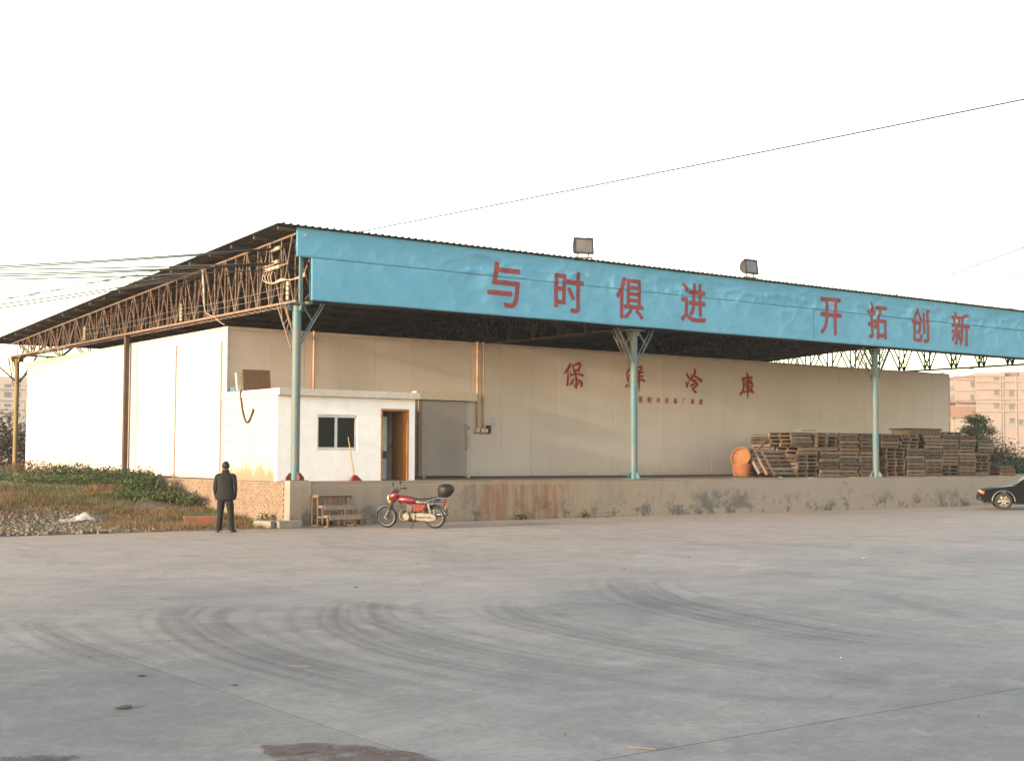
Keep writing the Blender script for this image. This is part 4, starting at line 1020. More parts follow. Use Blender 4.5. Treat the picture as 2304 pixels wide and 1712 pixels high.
# ================================================================ CAR (local: x forward)
def car():
    hd = Vector((-.62,.785,0)).normalized()
    wc = Vector((26.73,-3.5,0)); lf = Vector((-hd.y, hd.x, 0))   # left side of the car
    org = wc - hd*1.30 - lf*.74
    t = thing('car', 'black sedan with bright wheel arch trim and alloy wheels at right edge', 'car', org, atan2(hd.y, hd.x))
    m_blk = M('black_car_paint', (.006,.007,.009), rough=.35, spec=.06)
    m_gl = M('car_glass', (.012,.016,.018), rough=.15, spec=.15)
    m_al = M('alloy', (.34,.31,.27), rough=.35, metal=.6)
    def B(mb, nm, mat, par=t, **k): return mb.build(nm, mat, par, local=True, **k)
    # lower body: side outline with wheel arches, lofted across the width with tumblehome
    def arch(cx, r, a0, a1, n=10): return [(cx+r*cos(radians(a0+(a1-a0)*k/n)), .31+r*sin(radians(a0+(a1-a0)*k/n))) for k in range(n+1)]
    out = [(2.06,.36),(2.10,.50),(2.08,.60),(2.0,.70),(1.7,.775),(1.2,.835),(.86,.885),(.4,.91),(-.6,.93),(-1.4,.945),(-1.9,.95),(-2.12,.90),(-2.2,.66),(-2.18,.40),(-2.0,.30)]
    out += arch(-1.3,.37,180,0)[0:11] + [(-.9,.21),(.9,.21)] + arch(1.3,.37,180,0) + [(1.7,.26)]
    n = len(out); rings = []
    for y, s in ((-.84,1),(-.80,1.0),(.80,1.0),(.84,1)):
        k = .985 if abs(y) > .82 else 1.0
        rings.append([(x*(1 if abs(y) > .82 else 1.0), y, .2+(z-.2)*k) for x, z in out])
    mb = MB()
    vs = [p for r_ in rings for p in r_]
    fs = [(i*n+k, i*n+(k+1)%n, (i+1)*n+(k+1)%n, (i+1)*n+k) for i in range(3) for k in range(n)]
    fs += [tuple(range(n)), tuple(range(3*n, 4*n))]
    mb.add(vs, fs); body = B(mb, 'body', m_blk, angle=35)
    # cabin
    cab_ = [(.86,.89),(.22,1.36),(-.15,1.42),(-.75,1.41),(-1.15,1.33),(-1.72,.94)]
    rings = []
    for y0, y1, zt_ in ((-.78,-.60,0),(.78,.60,0)):
        rings.append([(x, y0+(y1-y0)*max(0,min(1,(z-.9)/.5)), z) for x, z in cab_])
    mb = MB(); vs = rings[0]+rings[1]; k = len(cab_)
    mb.add(vs, [(i,(i+1)%k,k+(i+1)%k,k+i) for i in range(k)]+[tuple(range(k)),tuple(range(2*k-1,k-1,-1))])
    cb = B(mb, 'cabin', m_blk, angle=35)
    for s in (-1, 1):
        def pt(x, z): return (x, s*(.785-.18*(z-.9)/.5), z)
        for poly in ([(.66,.94),(.20,1.30),(-.28,1.345),(-.32,.95)],[(-.38,.95),(-.36,1.345),(-.8,1.335),(-1.1,1.26),(-1.38,.97)]):
            mb = MB(); mb.add([pt(*p) for p in poly], [tuple(range(len(poly)))]); B(mb, 'side_window', m_gl, cb)
        tr = MB().tube([(1.3+.385*cos(radians(a)), s*.843, .31+.385*sin(radians(a))) for a in range(0,181,12)], .022, 6); B(tr, 'arch_trim', m_chrome, body)
        tr = MB().tube([(-1.3+.385*cos(radians(a)), s*.843, .31+.385*sin(radians(a))) for a in range(0,181,12)], .022, 6); B(tr, 'arch_trim', m_chrome, body)
        B(MB().box(.3,.45,s*.84-.09 if s < 0 else s*.84-.02,s*.84+.02 if s < 0 else s*.84+.09,.93,1.03), 'mirror', m_blk, bevel=.02)
        B(MB().obox((2.01,s*.745,.63),(.055,0,0),(0,.10,0),(0,0,.055)), 'indicator', M('car_amber',(.7,.16,.05),rough=.25), body, bevel=.01)
        B(MB().obox((2.03,s*.45,.63),(.05,0,0),(0,.18,0),(0,0,.06)), 'headlamp', M('car_lamp',(.6,.6,.58),rough=.1), body, bevel=.01)
        B(MB().box(-.1,.08,s*.845-.012,s*.845+.012,.80,.825), 'door_handle', m_blk, body)
    for s in (-1,1):
        B(MB().box(-2.195,-2.15,s*.6-.18,s*.6+.18,.68,.82), 'tail_lamp', M('car_tail',(.3,.02,.02),rough=.2), body)
    mb = MB(); mb.add([(.875,-.68,.915),(.875,.68,.915),(.235,.56,1.355),(.235,-.56,1.355)],[(0,1,2,3)]); B(mb, 'windscreen', m_gl, cb)
    B(MB().box(1.9,2.13,-.80,.80,.33,.50), 'bumper', m_black_pl, body, bevel=.03)
    B(MB().box(2.02,2.10,-.3,.3,.54,.64), 'grille', m_dark, body)
    for x in (1.3,-1.3):
        for s in (-1,1):
            rot = Matrix.Translation((x,s*.74,.31))@Matrix.Rotation(-s*pi/2,4,'X')
            w = B(MB().lathe([(.205,-.09),(.27,-.1),(.305,-.075),(.31,0),(.305,.075),(.27,.1),(.205,.09),(.205,-.09)],36,rot), 'wheel', m_rubber, angle=50)
            rm = B(MB().lathe([(.212,.095),(.20,.085),(.19,.05),(.19,-.05),(.0,-.05)],36,rot), 'rim', m_al, w, angle=50)
            mb = MB()
            for k in range(6):
                a = 2*pi*k/6
                pr = [rot@Vector((r_*cos(a+dw/r_),r_*sin(a+dw/r_),z)) for r_,z,hw in ((.04,.075,.03),(.12,.085,.032),(.20,.075,.036)) for dw in (-hw,hw)]
                pr2 = [p-(rot.to_3x3()@Vector((0,0,.03))) for p in pr]
                mb.add(pr+pr2, [(0,1,3,2),(2,3,5,4),(6,8,9,7),(8,10,11,9),(0,2,8,6),(2,4,10,8),(1,7,9,3),(3,9,11,5)])
            B(mb, 'spokes', m_al, w); B(MB().lathe([(0,.092),(.05,.088),(.055,.06),(0,.06)],16,rot), 'hub_cap', m_al, w, angle=40)
    B(MB().box(-1.9,1.9,-.7,.7,.22,.3), 'underbody', m_dark)
car()

# ================================================================ PERSON
def person():
    ang = radians(-34)
    t = thing('person', 'person seen from behind in dark jacket and trousers, hands in pockets', 'person', (-2.84,-1.89,0), ang)
    m_skin = M('skin', (.15,.085,.058), rough=.6); m_jack = M('dark_jacket', (.012,.011,.0115), (.018,.016,.016), rough=.9, scale=9, local=True, bump=.004, bscale=9)
    m_trou = M('dark_trousers', (.010,.0105,.012), (.015,.015,.016), rough=.9, scale=8, local=True, bump=.004, bscale=10)
    m_hair = M('black_hair', (.014,.010,.009), rough=.6); m_shoe = M('black_shoe', (.015,.013,.012), rough=.4)
    # one continuous body by skin modifier
    V = [(0,0,.93),(0,.0,1.12),(0,-.01,1.32),(0,0,1.45),(0,.015,1.56),(0,.02,1.64)]
    Rd = [(.15,.11),(.14,.10),(.16,.11),(.055,.055),(.075,.09),(.06,.07)]
    Ed = [(0,1),(1,2),(2,3),(3,4),(4,5)]
    for s in (-1,1):
        i = len(V); V += [(s*.15,-.01,1.35),(s*.222,-.04,1.08),(s*.205,.03,.89),(s*.17,.07,.83)]; Rd += [(.045,.045),(.033,.033),(.026,.026),(.022,.03)]
        Ed += [(2,i),(i,i+1),(i+1,i+2),(i+2,i+3)]
        for q in range(4):
            j = len(V); V += [(s*(.155+.012*q),.085,.80-.003*q),(s*(.145+.012*q),.09,.765)]; Rd += [(.009,.009),(.008,.008)]; Ed += [(i+3,j),(j,j+1)]
        j = len(V); V += [(s*.14,.06,.80)]; Rd += [(.010,.010)]; Ed += [(i+3,j)]
        k = len(V); lx = .108 if s < 0 else .125
        V += [(s*.095,0,.86),(s*(lx+.008),.015,.48),(s*(lx+.03),-.012,.10),(s*(lx+.045),.09,.04)]; Rd += [(.075,.08),(.05,.052),(.036,.036),(.028,.022)]
        Ed += [(0,k),(k,k+1),(k+1,k+2),(k+2,k+3)]
    me = bpy.data.meshes.new('body'); me.from_pydata(V, Ed, [])
    ob = bpy.data.objects.new('body', me); COL.objects.link(ob)
    ob.modifiers.new('skin', 'SKIN'); me.skin_vertices.new() if not me.skin_vertices else None
    for i, r_ in enumerate(Rd): me.skin_vertices[0].data[i].radius = r_
    me.skin_vertices[0].data[0].use_root = True
    ss = ob.modifiers.new('ss','SUBSURF'); ss.levels = ss.render_levels = 2
    bpy.context.view_layer.update()
    bm_ = bpy.data.meshes.new_from_object(ob.evaluated_get(bpy.context.evaluated_depsgraph_get()))
    bpy.data.objects.remove(ob)
    for p in bm_.polygons: p.use_smooth = True
    # head volume with nose and ears merged into the same mesh
    bb = bmesh.new(); bb.from_mesh(bm_)
    def ell(c, r, seg=14):
        g = bmesh.ops.create_uvsphere(bb, u_segments=seg, v_segments=10, radius=1, matrix=Matrix.Translation(c)@Matrix.Diagonal((*r,1)))
    ell((0,.015,1.585),(.076,.095,.112)); ell((0,.11,1.575),(.014,.02,.022),8)
    for s in (-1,1): ell((s*.08,.01,1.575),(.012,.02,.033),8)
    bb.to_mesh(bm_); bb.free()
    body = put('body', bm_, m_skin, t, local=True)
    for p in bm_.polygons: p.use_smooth = True
    n = 20
    def loft(secs, nm, mat, par=t, **k):
        fo = lambda i, z: 1+.075*noise.noise(Vector((cos(2*pi*i/n)*2.2, sin(2*pi*i/n)*2.2, z*7+len(nm))))
        rings = [[(cx+rx*fo(i,z)*cos(2*pi*i/n), cy+ry*fo(i,z)*sin(2*pi*i/n), z+(dz*cos(4*pi*i/n) if dz else 0)) for i in range(n)] for cx, cy, rx, ry, z, dz in secs]
        return MB().rings(rings).build(nm, mat, par, local=True, smooth=True, subsurf=1, **k)
    jk = loft([(0,-.01,.248,.155,.765,.01),(0,-.01,.246,.155,.80,.0),(0,-.01,.228,.148,.92,0),(0,-.01,.218,.142,1.05,0),(0,-.012,.224,.145,1.18,0),(0,-.015,.225,.142,1.28,0),(0,-.012,.205,.127,1.345,0),(0,-.006,.150,.10,1.395,0),(0,0,.088,.08,1.435,0),(0,.005,.068,.075,1.475,0)], 'jacket', m_jack)
    for s in (-1,1):
        pts = spline([(s*.12,-.008,1.365,.055),(s*.185,-.015,1.335,.070),(s*.212,-.03,1.25,.062),(s*.236,-.045,1.08,.056),(s*.234,-.035,1.0,.054),(s*.222,.015,.90,.05),(s*.21,.06,.83,.044)],4)
        MB().tube([p[:3] for p in pts], .06, 14, r_fn=lambda u, P_=pts: P_[min(int(u*(len(P_)-1)+.5),len(P_)-1)][3]).build('sleeve', m_jack, jk, local=True, smooth=True)
        MB().box(s*.215-.03, s*.215+.03, -.02, .10, .775, .80).build('pocket_flap', m_jack, jk, local=True, bevel=.01)
    MB().lathe([(.088,0),(.096,.01),(.082,.075),(.070,.078),(.074,.0)], 18, Matrix.Translation((0,-.002,1.425))).build('collar', m_jack, jk, local=True, smooth=True)
    tr = loft([(0,-.005,.19,.13,.72,0),(0,-.005,.192,.132,.80,0),(0,-.005,.185,.128,.92,0)], 'trousers', m_trou)
    for s in (-1,1):
        lx = .108 if s < 0 else .125
        rr = [(s*.097,-.005,.102,.12,.80,0),(s*.10,-.005,.100,.115,.72,0),(s*(lx+.0),.0,.088,.095,.58,0),(s*(lx+.008),.012,.078,.082,.47,0),(s*(lx+.018),-.0,.072,.08,.30,0),(s*(lx+.03),-.012,.070,.082,.13,0),(s*(lx+.036),-.008,.073,.09,.07,0),(s*(lx+.04),.0,.077,.098,.035,0)]
        loft(rr, 'trouser_leg', m_trou, tr)
        fx = s*(lx+.045)
        MB().rings([[(fx+s*.012*j+w*cos(2*pi*i/12), y, .001+max(0,h*(.5+.5*sin(2*pi*i/12)))) for i in range(12)] for j,(y,w,h) in enumerate(((-.075,.03,.05),(-.05,.043,.085),(.02,.046,.09),(.10,.048,.07),(.155,.042,.05),(.18,.02,.03)))]).build('shoe', m_shoe, t, local=True, smooth=True)
    mb = MB(); bmh = bmesh.new()
    bmesh.ops.create_uvsphere(bmh, u_segments=22, v_segments=16, radius=1, matrix=Matrix.Translation((0,.0,1.603))@Matrix.Diagonal((.092,.106,.102,1)))
    for v in list(bmh.verts):
        if v.co.z < 1.506 or (v.co.y > .045 and v.co.z < 1.645): bmh.verts.remove(v)
    for v in bmh.verts: v.co += v.co.normalized()*.008*noise.noise(v.co*28)
    hm = bpy.data.meshes.new('hair'); bmh.to_mesh(hm); bmh.free()
    for p in hm.polygons: p.use_smooth = True
    h = put('hair', hm, m_hair, t, local=True); md = h.modifiers.new('s','SOLIDIFY'); md.thickness = .012
person()

# ================================================================ WIRES, INSULATORS
def wire(pts, r, name, label, cat='wire', mat=None, sag=0., group='overhead wires', n=14):
    if len(pts) == 2 and sag:
        a, b = Vector(pts[0]), Vector(pts[1]); pts = [a.lerp(b, k/n)-Vector((0,0,4*sag*(k/n)*(1-k/n))) for k in range(n+1)]
    o = MB().tube(pts, r, 5).build(name, mat or m_wire, smooth=True); return tag(o, label, cat, group)
Lb = ['topmost','second','third','fourth','fifth','sixth']
S1 = [(-5.22,9,7.86),(-5.22,9,7.81),(-5.21,9,7.76),(-5.21,9,7.62),(-5.21,9,7.56),(-5.21,9,7.46)]
A1 = [(-.18,.80,7.48),(-.18,.95,7.46),(-.18,.85,7.08),(-.18,1.1,7.08),(-.18,1.35,7.08),(-.18,1.3,6.93)]
for k in range(6):
    a, b = Vector(A1[k]), Vector(S1[k]); far = a+(b-a)*4.2
    wire([tuple(a), tuple(far)], .019, 'power_line', '%s of the upper power lines from the corner truss at left' % Lb[k], sag=.55)
S2 = [(-3.8,14,7.64),(-3.8,14,7.58),(-3.79,14,7.37),(-3.79,14,7.3),(-3.78,14,7.11),(-3.78,14,6.99)]
for k in range(6):
    a = Vector((-.16,5.75+.03*k,7.42-.03*k)); b = Vector(S2[k]); far = a+(b-a)*3.5
    wire([tuple(a), tuple(far)], .013 if k < 4 else .019, 'service_line', '%s of the lower lines running left from the truss pole' % Lb[k], sag=.3)
big0, big1 = Vector((10.36,15.16,11.0)), Vector((13.77,-12.84,11.0)); dd = big1-big0
wire([tuple(big0-dd*1.2), tuple(big1+dd*.5)], .023, 'overhead_line', 'single long overhead line crossing the sky above the canopy', sag=.12)
for k, (a, b) in enumerate([((38.03,9.64,10),(29.76,-2.58,10)),((42.45,9.97,10),(35.82,1.3,10)),((43.39,10.24,10),(36.83,1.95,10)),((48.03,10.29,10),(48.08,9.15,10))]):
    a, b = Vector(a), Vector(b); d_ = (b-a).normalized()
    wire([tuple(a-d_*60), tuple(b+d_*20)], .026, 'overhead_line', '%s thin line in the sky right of the canopy' % ['upper','second','third','lowest'][k], sag=.05)
def spools(p0, p1, n, label, group='porcelain insulators on the truss'):
    t = thing('insulator_rack', label, 'insulator', p0, 0, group); a, b = Vector(p0), Vector(p1)
    d = (b-a).normalized(); L = (b-a).length
    q = d.to_track_quat('Z','Y').to_matrix().to_4x4()
    MB().cyl(a-d*.05, b+d*.05, .014, n=6).build('rod', m_rust, t)
    s = L/n
    for k in range(n):
        mt = Matrix.Translation(a+d*s*(k+.5))@q; h = s*.36
        MB().lathe([(.014,-h),(.05,-h),(.055,-h*.55),(.035,-h*.2),(.035,h*.2),(.055,h*.55),(.05,h),(.014,h)],14,mt).build('spool', m_porcelain, t, angle=50)
spools((-.2,.16,5.99),(-.2,.16,6.50),4,'upright insulator stack on the truss beside the corner column')
spools((-.2,7.3,6.0),(-.2,7.3,6.54),5,'upright insulator stack midway along the rusty side truss')
spools((-.2,16.05,6.0),(-.2,16.05,6.48),5,'upright insulator stack near the rear of the side truss')
spools((-.2,1.5,7.05),(-.2,.72,7.11),4,'upper level row of insulators on the corner truss')
spools((-.2,1.55,6.93),(-.2,.62,6.96),4,'lower level row of insulators above the looping cables')
spools((-.2,1.12,7.45),(-.2,.62,7.47),4,'topmost insulator row under the truss peak')
o = MB().bar((-.22,.1,6.98),(-.22,1.0,6.95),.03).build('crossarm', m_rust); tag(o, 'short steel arm holding the insulators by the corner column', 'bracket')
for k in range(4):
    wire(spline([(-.2,1.55-.16*k,6.86),(-.24,1.62-.17*k,6.72),(-.24,1.35-.12*k,6.58-.02*k),(-.22,.95-.05*k,6.52+.015*k),(-.2,.55,6.55+.02*k),(-.16,.28,6.56),(-.1,.05,6.55),(.1,-.25,6.62+.03*k)],5), .013, 'loop_cable', '%s pale cable looping from the insulators to the corner post' % ['outermost','second','third','innermost'][k], 'cable', m_cable, group='looping cables')
o = MB().cyl((-.17,5.8,7.42),(-.17,5.62,6.28),.03,n=8).build('conduit_pole', m_porcelain, smooth=True); tag(o, 'pale upright conduit pole fixed on the side truss', 'pole')
wire(spline([(-.17,5.62,6.28),(-.16,5.5,6.1),(-.1,5.1,5.95),(0,4.9,5.8),(.1,4.75,5.7)],5), .014, 'drop_cable', 'pale drop cable from the conduit pole to the wall top', 'cable', m_cable, group='looping cables')
for k, z in enumerate((6.38,6.20)):
    for j, (a, b) in enumerate(((.18,7.3),(7.3,16.05))):
        wire([(-.21,a,z),(-.21,b,z)], .006, 'truss_wire', '%s wire strung between the %s insulator stacks' % (('upper','lower')[k], ('front','rear')[j]), mat=M('grey_wire',(.28,.28,.25)), sag=.06)
wire(spline([(30.8,9.5,5.7),(32.5,7,5.62),(34.5,5,5.66),(36,4,5.9)],4), .02, 'slack_cable', 'dark slack cable at the wall top under the right canopy end', 'cable', m_dark, group='looping cables')

# ================================================================ VEGETATION
def leaf_cloud(blobs, n, size, seed, droop=.3, aspect=.45):
    rr = random.Random(seed); mb = MB(); tot = sum(b[3]*b[4]*b[5] for b in blobs)
    for (cx,cy,cz,rx,ry,rz) in blobs:
        k = int(n*rx*ry*rz/tot)
        for _ in range(k):
            u = Vector((rr.gauss(0,1),rr.gauss(0,1),rr.gauss(0,1))).normalized()*(rr.random()**.45)*(1+.25*rr.gauss(0,.5))
            p = Vector((cx+u.x*rx, cy+u.y*ry, cz+u.z*rz))
            a = Vector((rr.gauss(0,1),rr.gauss(0,1),rr.gauss(0,.6)-droop)).normalized(); s = size*rr.uniform(.6,1.4)
            b = a.cross(Vector((rr.gauss(0,.5),rr.gauss(0,.5),1))).normalized()*s*aspect
            mb.add([p, p+a*s*.5+b*.5, p+a*s, p+a*s*.5-b*.5], [(0,1,2,3)])
    return mb
def bush(name, label, loc, blobs, n, size, mat, seed, stems=8, hgt=None, cat='bush', group='weeds beside the brick wall', sticks=0):
    t = thing(name, label, cat, loc, 0, group); x, y, z = loc; rr = random.Random(seed)
    B_ = [(x+a,y+b,z+c,d,e,f) for a,b,c,d,e,f in blobs]
    leaf_cloud(B_, n, size, seed).build('foliage', mat, t, fix=False)
    mb = MB()
    for k in range(stems):
        bl = B_[k % len(B_)]; q = (bl[0]+rr.uniform(-.7,.7)*bl[3], bl[1]+rr.uniform(-.7,.7)*bl[4], bl[2]+bl[5]*rr.uniform(.2,.9))
        mb.tube(spline([(x+rr.uniform(-.3,.3)*bl[3]+(bl[0]-x)*.7, y+rr.uniform(-.3,.3)*bl[4]+(bl[1]-y)*.7, z-.1),((x+q[0])/2,(y+q[1])/2,(z+q[2])/2),q],3), .012, 4)
    for k in range(sticks):
        bl = B_[k % len(B_)]; q0 = Vector((bl[0]+rr.uniform(-.9,.9)*bl[3], bl[1]+rr.uniform(-.6,.6)*bl[4], bl[2])); L = bl[5]*rr.uniform(1.1,1.8)
        e = q0+Vector((rr.uniform(-.25,.25),rr.uniform(-.2,.2),1))*L
        mb.tube([q0, q0.lerp(e,.5), e], .005, 4)
        for m_ in range(5):
            g = q0.lerp(e, .55+.11*m_); w_ = Vector((rr.uniform(-.06,.06),rr.uniform(-.04,.04),rr.uniform(.0,.05))); mb.add([g, g+w_*.5+Vector((0,0,.012)), g+w_, g+w_*.5-Vector((0,0,.012))], [(0,1,2,3)])
    mb.build('stems', m_bark, t, fix=False)
    return t
BU = [('leafy dark green weed bush under the steel post',(-.9,11.2),[(0,0,.28,.9,.8,.36),(-.5,.5,.25,.6,.6,.3)],1500,m_leaf2,3),
      ('wide dark green weed clump against the sunlit wall, left of the post',(-1.3,14.2),[(0,0,.34,1.2,1.0,.42),(.5,1,.3,.8,.8,.35)],2200,m_leaf2,8),
      ('brownish weed bush near the far left column',(-1.0,19.5),[(0,0,.35,1.0,1.6,.5),(-.3,2.0,.3,.9,1.0,.5)],1800,m_brownleaf,6),
      ('round green bush right of the steel post',(-1.05,8.4),[(0,0,.36,.7,.75,.40)],1500,m_leaf2,5),
      ('tall round bush standing before the side door',(-1.3,7.0),[(0,0,.42,.62,.65,.36),(.1,-.5,.22,.5,.5,.25)],1600,m_leaf2,8),
      ('low green bush at the right end of the weeds',(-.95,5.6),[(0,0,.22,.55,.6,.24),(.1,-.7,.14,.4,.45,.16)],900,m_leaf,2),
      ('sprawling green weeds in front of the left clump',(-2.2,10.3),[(0,0,.16,1.3,1.2,.26),(-1.2,.6,.16,1.0,1.0,.24)],2200,m_leaf,0),
      ('sprawling green weeds below the round bushes',(-1.9,6.6),[(0,0,.15,.9,1.0,.2),(.5,-1.0,.1,.6,.6,.14)],1300,m_leaf,0),
      ('green weeds at the far left of the mound',(-3.9,14.5),[(0,0,.2,1.5,1.3,.3),(-1.6,1,.2,1.2,1.0,.3)],1800,m_leaf,2)]
for i, (lb, (x, y), bl, n, mt, stk) in enumerate(BU):
    bush('weed_bush', lb, (x, y, gh(x, y)), [(a,b,c*.8,d,e,f*.8) for a,b,c,d,e,f in bl], n, .11, mt, 20+i, sticks=stk)
for i, (x, y, s, lb) in enumerate([(-.62,.45,.3,'small weed growing at the brick wall foot'),(.42,-.55,.16,'tiny weed sprouting at the dock foot left of the steps'),(.75,-.5,.17,'green weed tuft under the steel steps'),
      (1.62,-.55,.18,'weed tuft at the dock foot behind the motorcycle'),(7.15,-.5,.2,'single green weed below the rusty dock stain'),(9.6,-.48,.16,'low weed at the dock foot before the second column')]):
    bush('weed', lb, (x, y, 0 if y < -.3 else gh(x,y)), [(0,0,s*.5,s,s*.6,s*.6)], 120, .09, m_leaf, 60+i, stems=3, cat='weed', group='weeds at the dock foot')
def blades(name, label, mat, n, region, h, seed, wgt, kind='stuff'):
    rr = random.Random(seed); mb = MB(); c = 0; x0,x1,y0,y1 = region
    while c < n:
        x = rr.uniform(x0,x1); y = rr.uniform(y0,y1)
        if rr.random() > wgt(x,y): continue
        z = gh(x,y)-.01
        if z < -.03: continue
        hh = h*rr.uniform(.5,1.5)*(.35+1.3*nz(x,y,1.1,21)); a = rr.uniform(0,2*pi); w = .012; l = rr.uniform(-.5,.5)*hh; l2 = rr.uniform(-.5,.5)*hh
        mb.add([(x-cos(a)*w,y-sin(a)*w,z),(x+cos(a)*w,y+sin(a)*w,z),(x+l,y+l2,z+hh)],[(0,1,2)]); c += 1
    return tag(mb.build(name, mat, fix=False), label, 'grass', kind=kind)
def nz(x,y,k=.5,s=0): return .5+.5*noise.noise(Vector((x*k,y*k,s)))
def band(x, y): return sstep(-1.3,-.4,y)
blades('dry_grass', 'dry brown grass over the soil mound left of the dock', m_drygrass, 15000, (-10,-.4,-1.4,9), .10, 3,
       lambda x,y: band(x,y)*(.12+.88*sstep(.3,.6,nz(x,y,.45,2)))*(1-.97*sstep(-4.6,-5.4,x+.8*(nz(x,y,.8,5)-.5))*sstep(4.6,3.4,y)))
blades('green_grass', 'green grass patches among the weeds on the mound', m_green, 12000, (-11,-.4,-1.2,15), .11, 4,
       lambda x,y: band(x,y)*sstep(.42,.6,nz(x,y,.4,9))*(.35+.65*sstep(3,7,y)))
blades('far_grass', 'rough grass behind the dock on the right', m_green, 14000, (44,75,1.5,22), .38, 5, lambda x,y: .9)
# rubble at the lower left
rr = random.Random(5); mb = MB()
for k in range(5000):
    x = rr.uniform(-9.5,-4.0); y = rr.uniform(-.9,5.5)
    if rr.random() > sstep(-4.0,-5.4,x)*sstep(5.5,3.2,y)+.03: continue
    s = rr.uniform(.012,.05)*rr.uniform(.6,1.3); z = gh(x,y)+s*.35
    vs = [Vector((rr.uniform(.6,1)*a,rr.uniform(.6,1)*b,rr.uniform(.5,.9)*c))*s for a in (-1,1) for b in (-1,1) for c in (-1,1)]
    q = Matrix.Rotation(rr.uniform(0,6),3,'Z')
    mb.add([q@v+Vector((x,y,z)) for v in vs], [(0,1,3,2),(4,6,7,5),(0,4,5,1),(2,3,7,6),(0,2,6,4),(1,5,7,3)])
tag(mb.build('rubble', M('rubble_stone',(.25,.195,.155),(.15,.12,.095),rough=.9,scale=11)), 'broken stones and rubble on the soil at left', 'rubble', kind='stuff')
mb = MB()
for k in range(46):
    x = rr.uniform(-8.5,-.7); y = rr.uniform(-1.0,1.8); s = rr.uniform(.02,.06); z = gh(x,y)+s*.4
    if z < 0: continue
    vs = [(x+rr.uniform(-s,s),y+rr.uniform(-s,s),z+rr.uniform(0,s)) for _ in range(5)]
    mb.add(vs, [(0,1,2),(0,2,3),(0,3,4),(1,2,4)])
tag(mb.build('litter_scraps', m_litter, fix=False), 'white plastic scraps strewn through the dry grass', 'litter', kind='stuff')
# white plastic sheet, rusty slab, dark clod
bagm = MB(); nxx, nyy = 12, 8; bx, by = -4.9, 2.75
for j in range(nyy+1):
    for i in range(nxx+1):
        u, v = i/nxx, j/nyy; x = bx+(u-.5)*1.0*(1-.3*v); y = by+(v-.5)*.55+.12*(u-.5)
        z = gh(x,y)+.03+.07*u*abs(noise.noise(Vector((u*5,v*5,2))))*2+.09*sstep(.55,.85,u)*sstep(.2,.7,v)*(1-sstep(.8,1,v))
        bagm.v.append((x,y,z))
bagm.f = [(j*(nxx+1)+i, j*(nxx+1)+i+1, (j+1)*(nxx+1)+i+1, (j+1)*(nxx+1)+i) for j in range(nyy) for i in range(nxx)]
o = bagm.build('plastic_sheet', m_litter, smooth=True); o.modifiers.new('s','SOLIDIFY').thickness = .006
tag(o, 'crumpled white plastic sheet lying on the rubble', 'plastic')
rb = thing('rusty_slab', 'orange rusted metal plate lying in the grass left of the person', 'plate', (-3.2,.1,0))
zz = gh(-2.9,.3)
MB().obox((-2.55,.05,zz+.13),(.44,-.15,0),(.02,.05,.0),(0,.01,.135)).build('face', M('orange_plate',(.27,.085,.035),(.17,.085,.05),rough=.85,scale=5), rb, bevel=.01)
MB().obox((-2.48,.21,zz+.262),(.46,-.16,0),(.04,.13,.0),(0,0,.012)).build('lid', m_rust, rb)
rr = random.Random(31); mb = MB()
for k in range(500):
    x = rr.uniform(-16,8); y = rr.uniform(-27,-1.5)
    if rr.random() > .25+.75*nz(x,y,.5,4): continue
    q_ = rr.uniform(.004,.013)
    vs = [Vector((a*rr.uniform(.5,1),b_*rr.uniform(.5,1),(c+1)*.4*rr.uniform(.5,1)))*q_+Vector((x,y,.0065)) for a in (-1,1) for b_ in (-1,1) for c in (-1,1)]
    mb.add(vs, [(0,1,3,2),(4,6,7,5),(0,4,5,1),(2,3,7,6),(0,2,6,4),(1,5,7,3)])
tag(mb.build('grit', M('grit',(.12,.10,.085),(.3,.27,.24),rough=.9,scale=3)), 'fine grit and small chips scattered over the concrete yard', 'grit', kind='stuff')
# small things on the yard
def bit(name, label, cat, x, y, s, mat, flat=.5):
    rr = random.Random(int((x+50)*100)); bm_ = bmesh.new()
    for _ in range(22):
        q = Vector((rr.gauss(0,1), rr.gauss(0,1), rr.gauss(0,1))).normalized()*rr.uniform(.6,1)
        bm_.verts.new((x+q.x*s, y+q.y*s*.7, .002+(q.z+1)*.5*flat*s))
    bmesh.ops.convex_hull(bm_, input=bm_.verts[:])
    me = bpy.data.meshes.new(name); bm_.to_mesh(me); bm_.free()
    tag(put(name, me, mat), label, cat, 'scraps on the yard')
bit('pebble','small grey stone on the yard in front of the second column','stone',.67,-14.19,.05,m_conc)
bit('paper_scrap','white paper scrap on the yard at middle right','litter',3.16,-16.19,.07,m_litter,.4)
bit('pebble','dark stone on the yard near the tyre arcs','stone',-2.04,-15.5,.035,m_dark)
bit('paper_scrap','tiny white scrap in the right foreground','litter',-6.93,-24.04,.022,m_litter,.9)
bit('brick_chip','small red brick chip in the foreground, left of two','stone',-8.6,-25.31,.018,m_rst)
bit('brick_chip','small red brick chip in the foreground, right of two','stone',-8.32,-26.41,.020,m_rst)
bit('clod','flat dark clod of dirt in the left foreground','clod',-13.09,-22.64,.085,M('clod',(.07,.06,.05)),.25)
bit('clod','dark dried leaf on the left foreground concrete','leaf',-12.46,-21.33,.05,M('clod',(.07,.06,.05)),.25)
bit('clod','small dark leaf beside the foreground joint','leaf',-12.45,-20.06,.02,M('clod',(.07,.06,.05)),.4)
bit('clod','thin dark twig scrap near the left joint','twig',-12.03,-22.19,.035,M('clod',(.07,.06,.05)),.2)
bit('clod','dark speck of dirt behind the tyre arcs','clod',-7.2,-15.73,.04,M('clod',(.07,.06,.05)),.5)
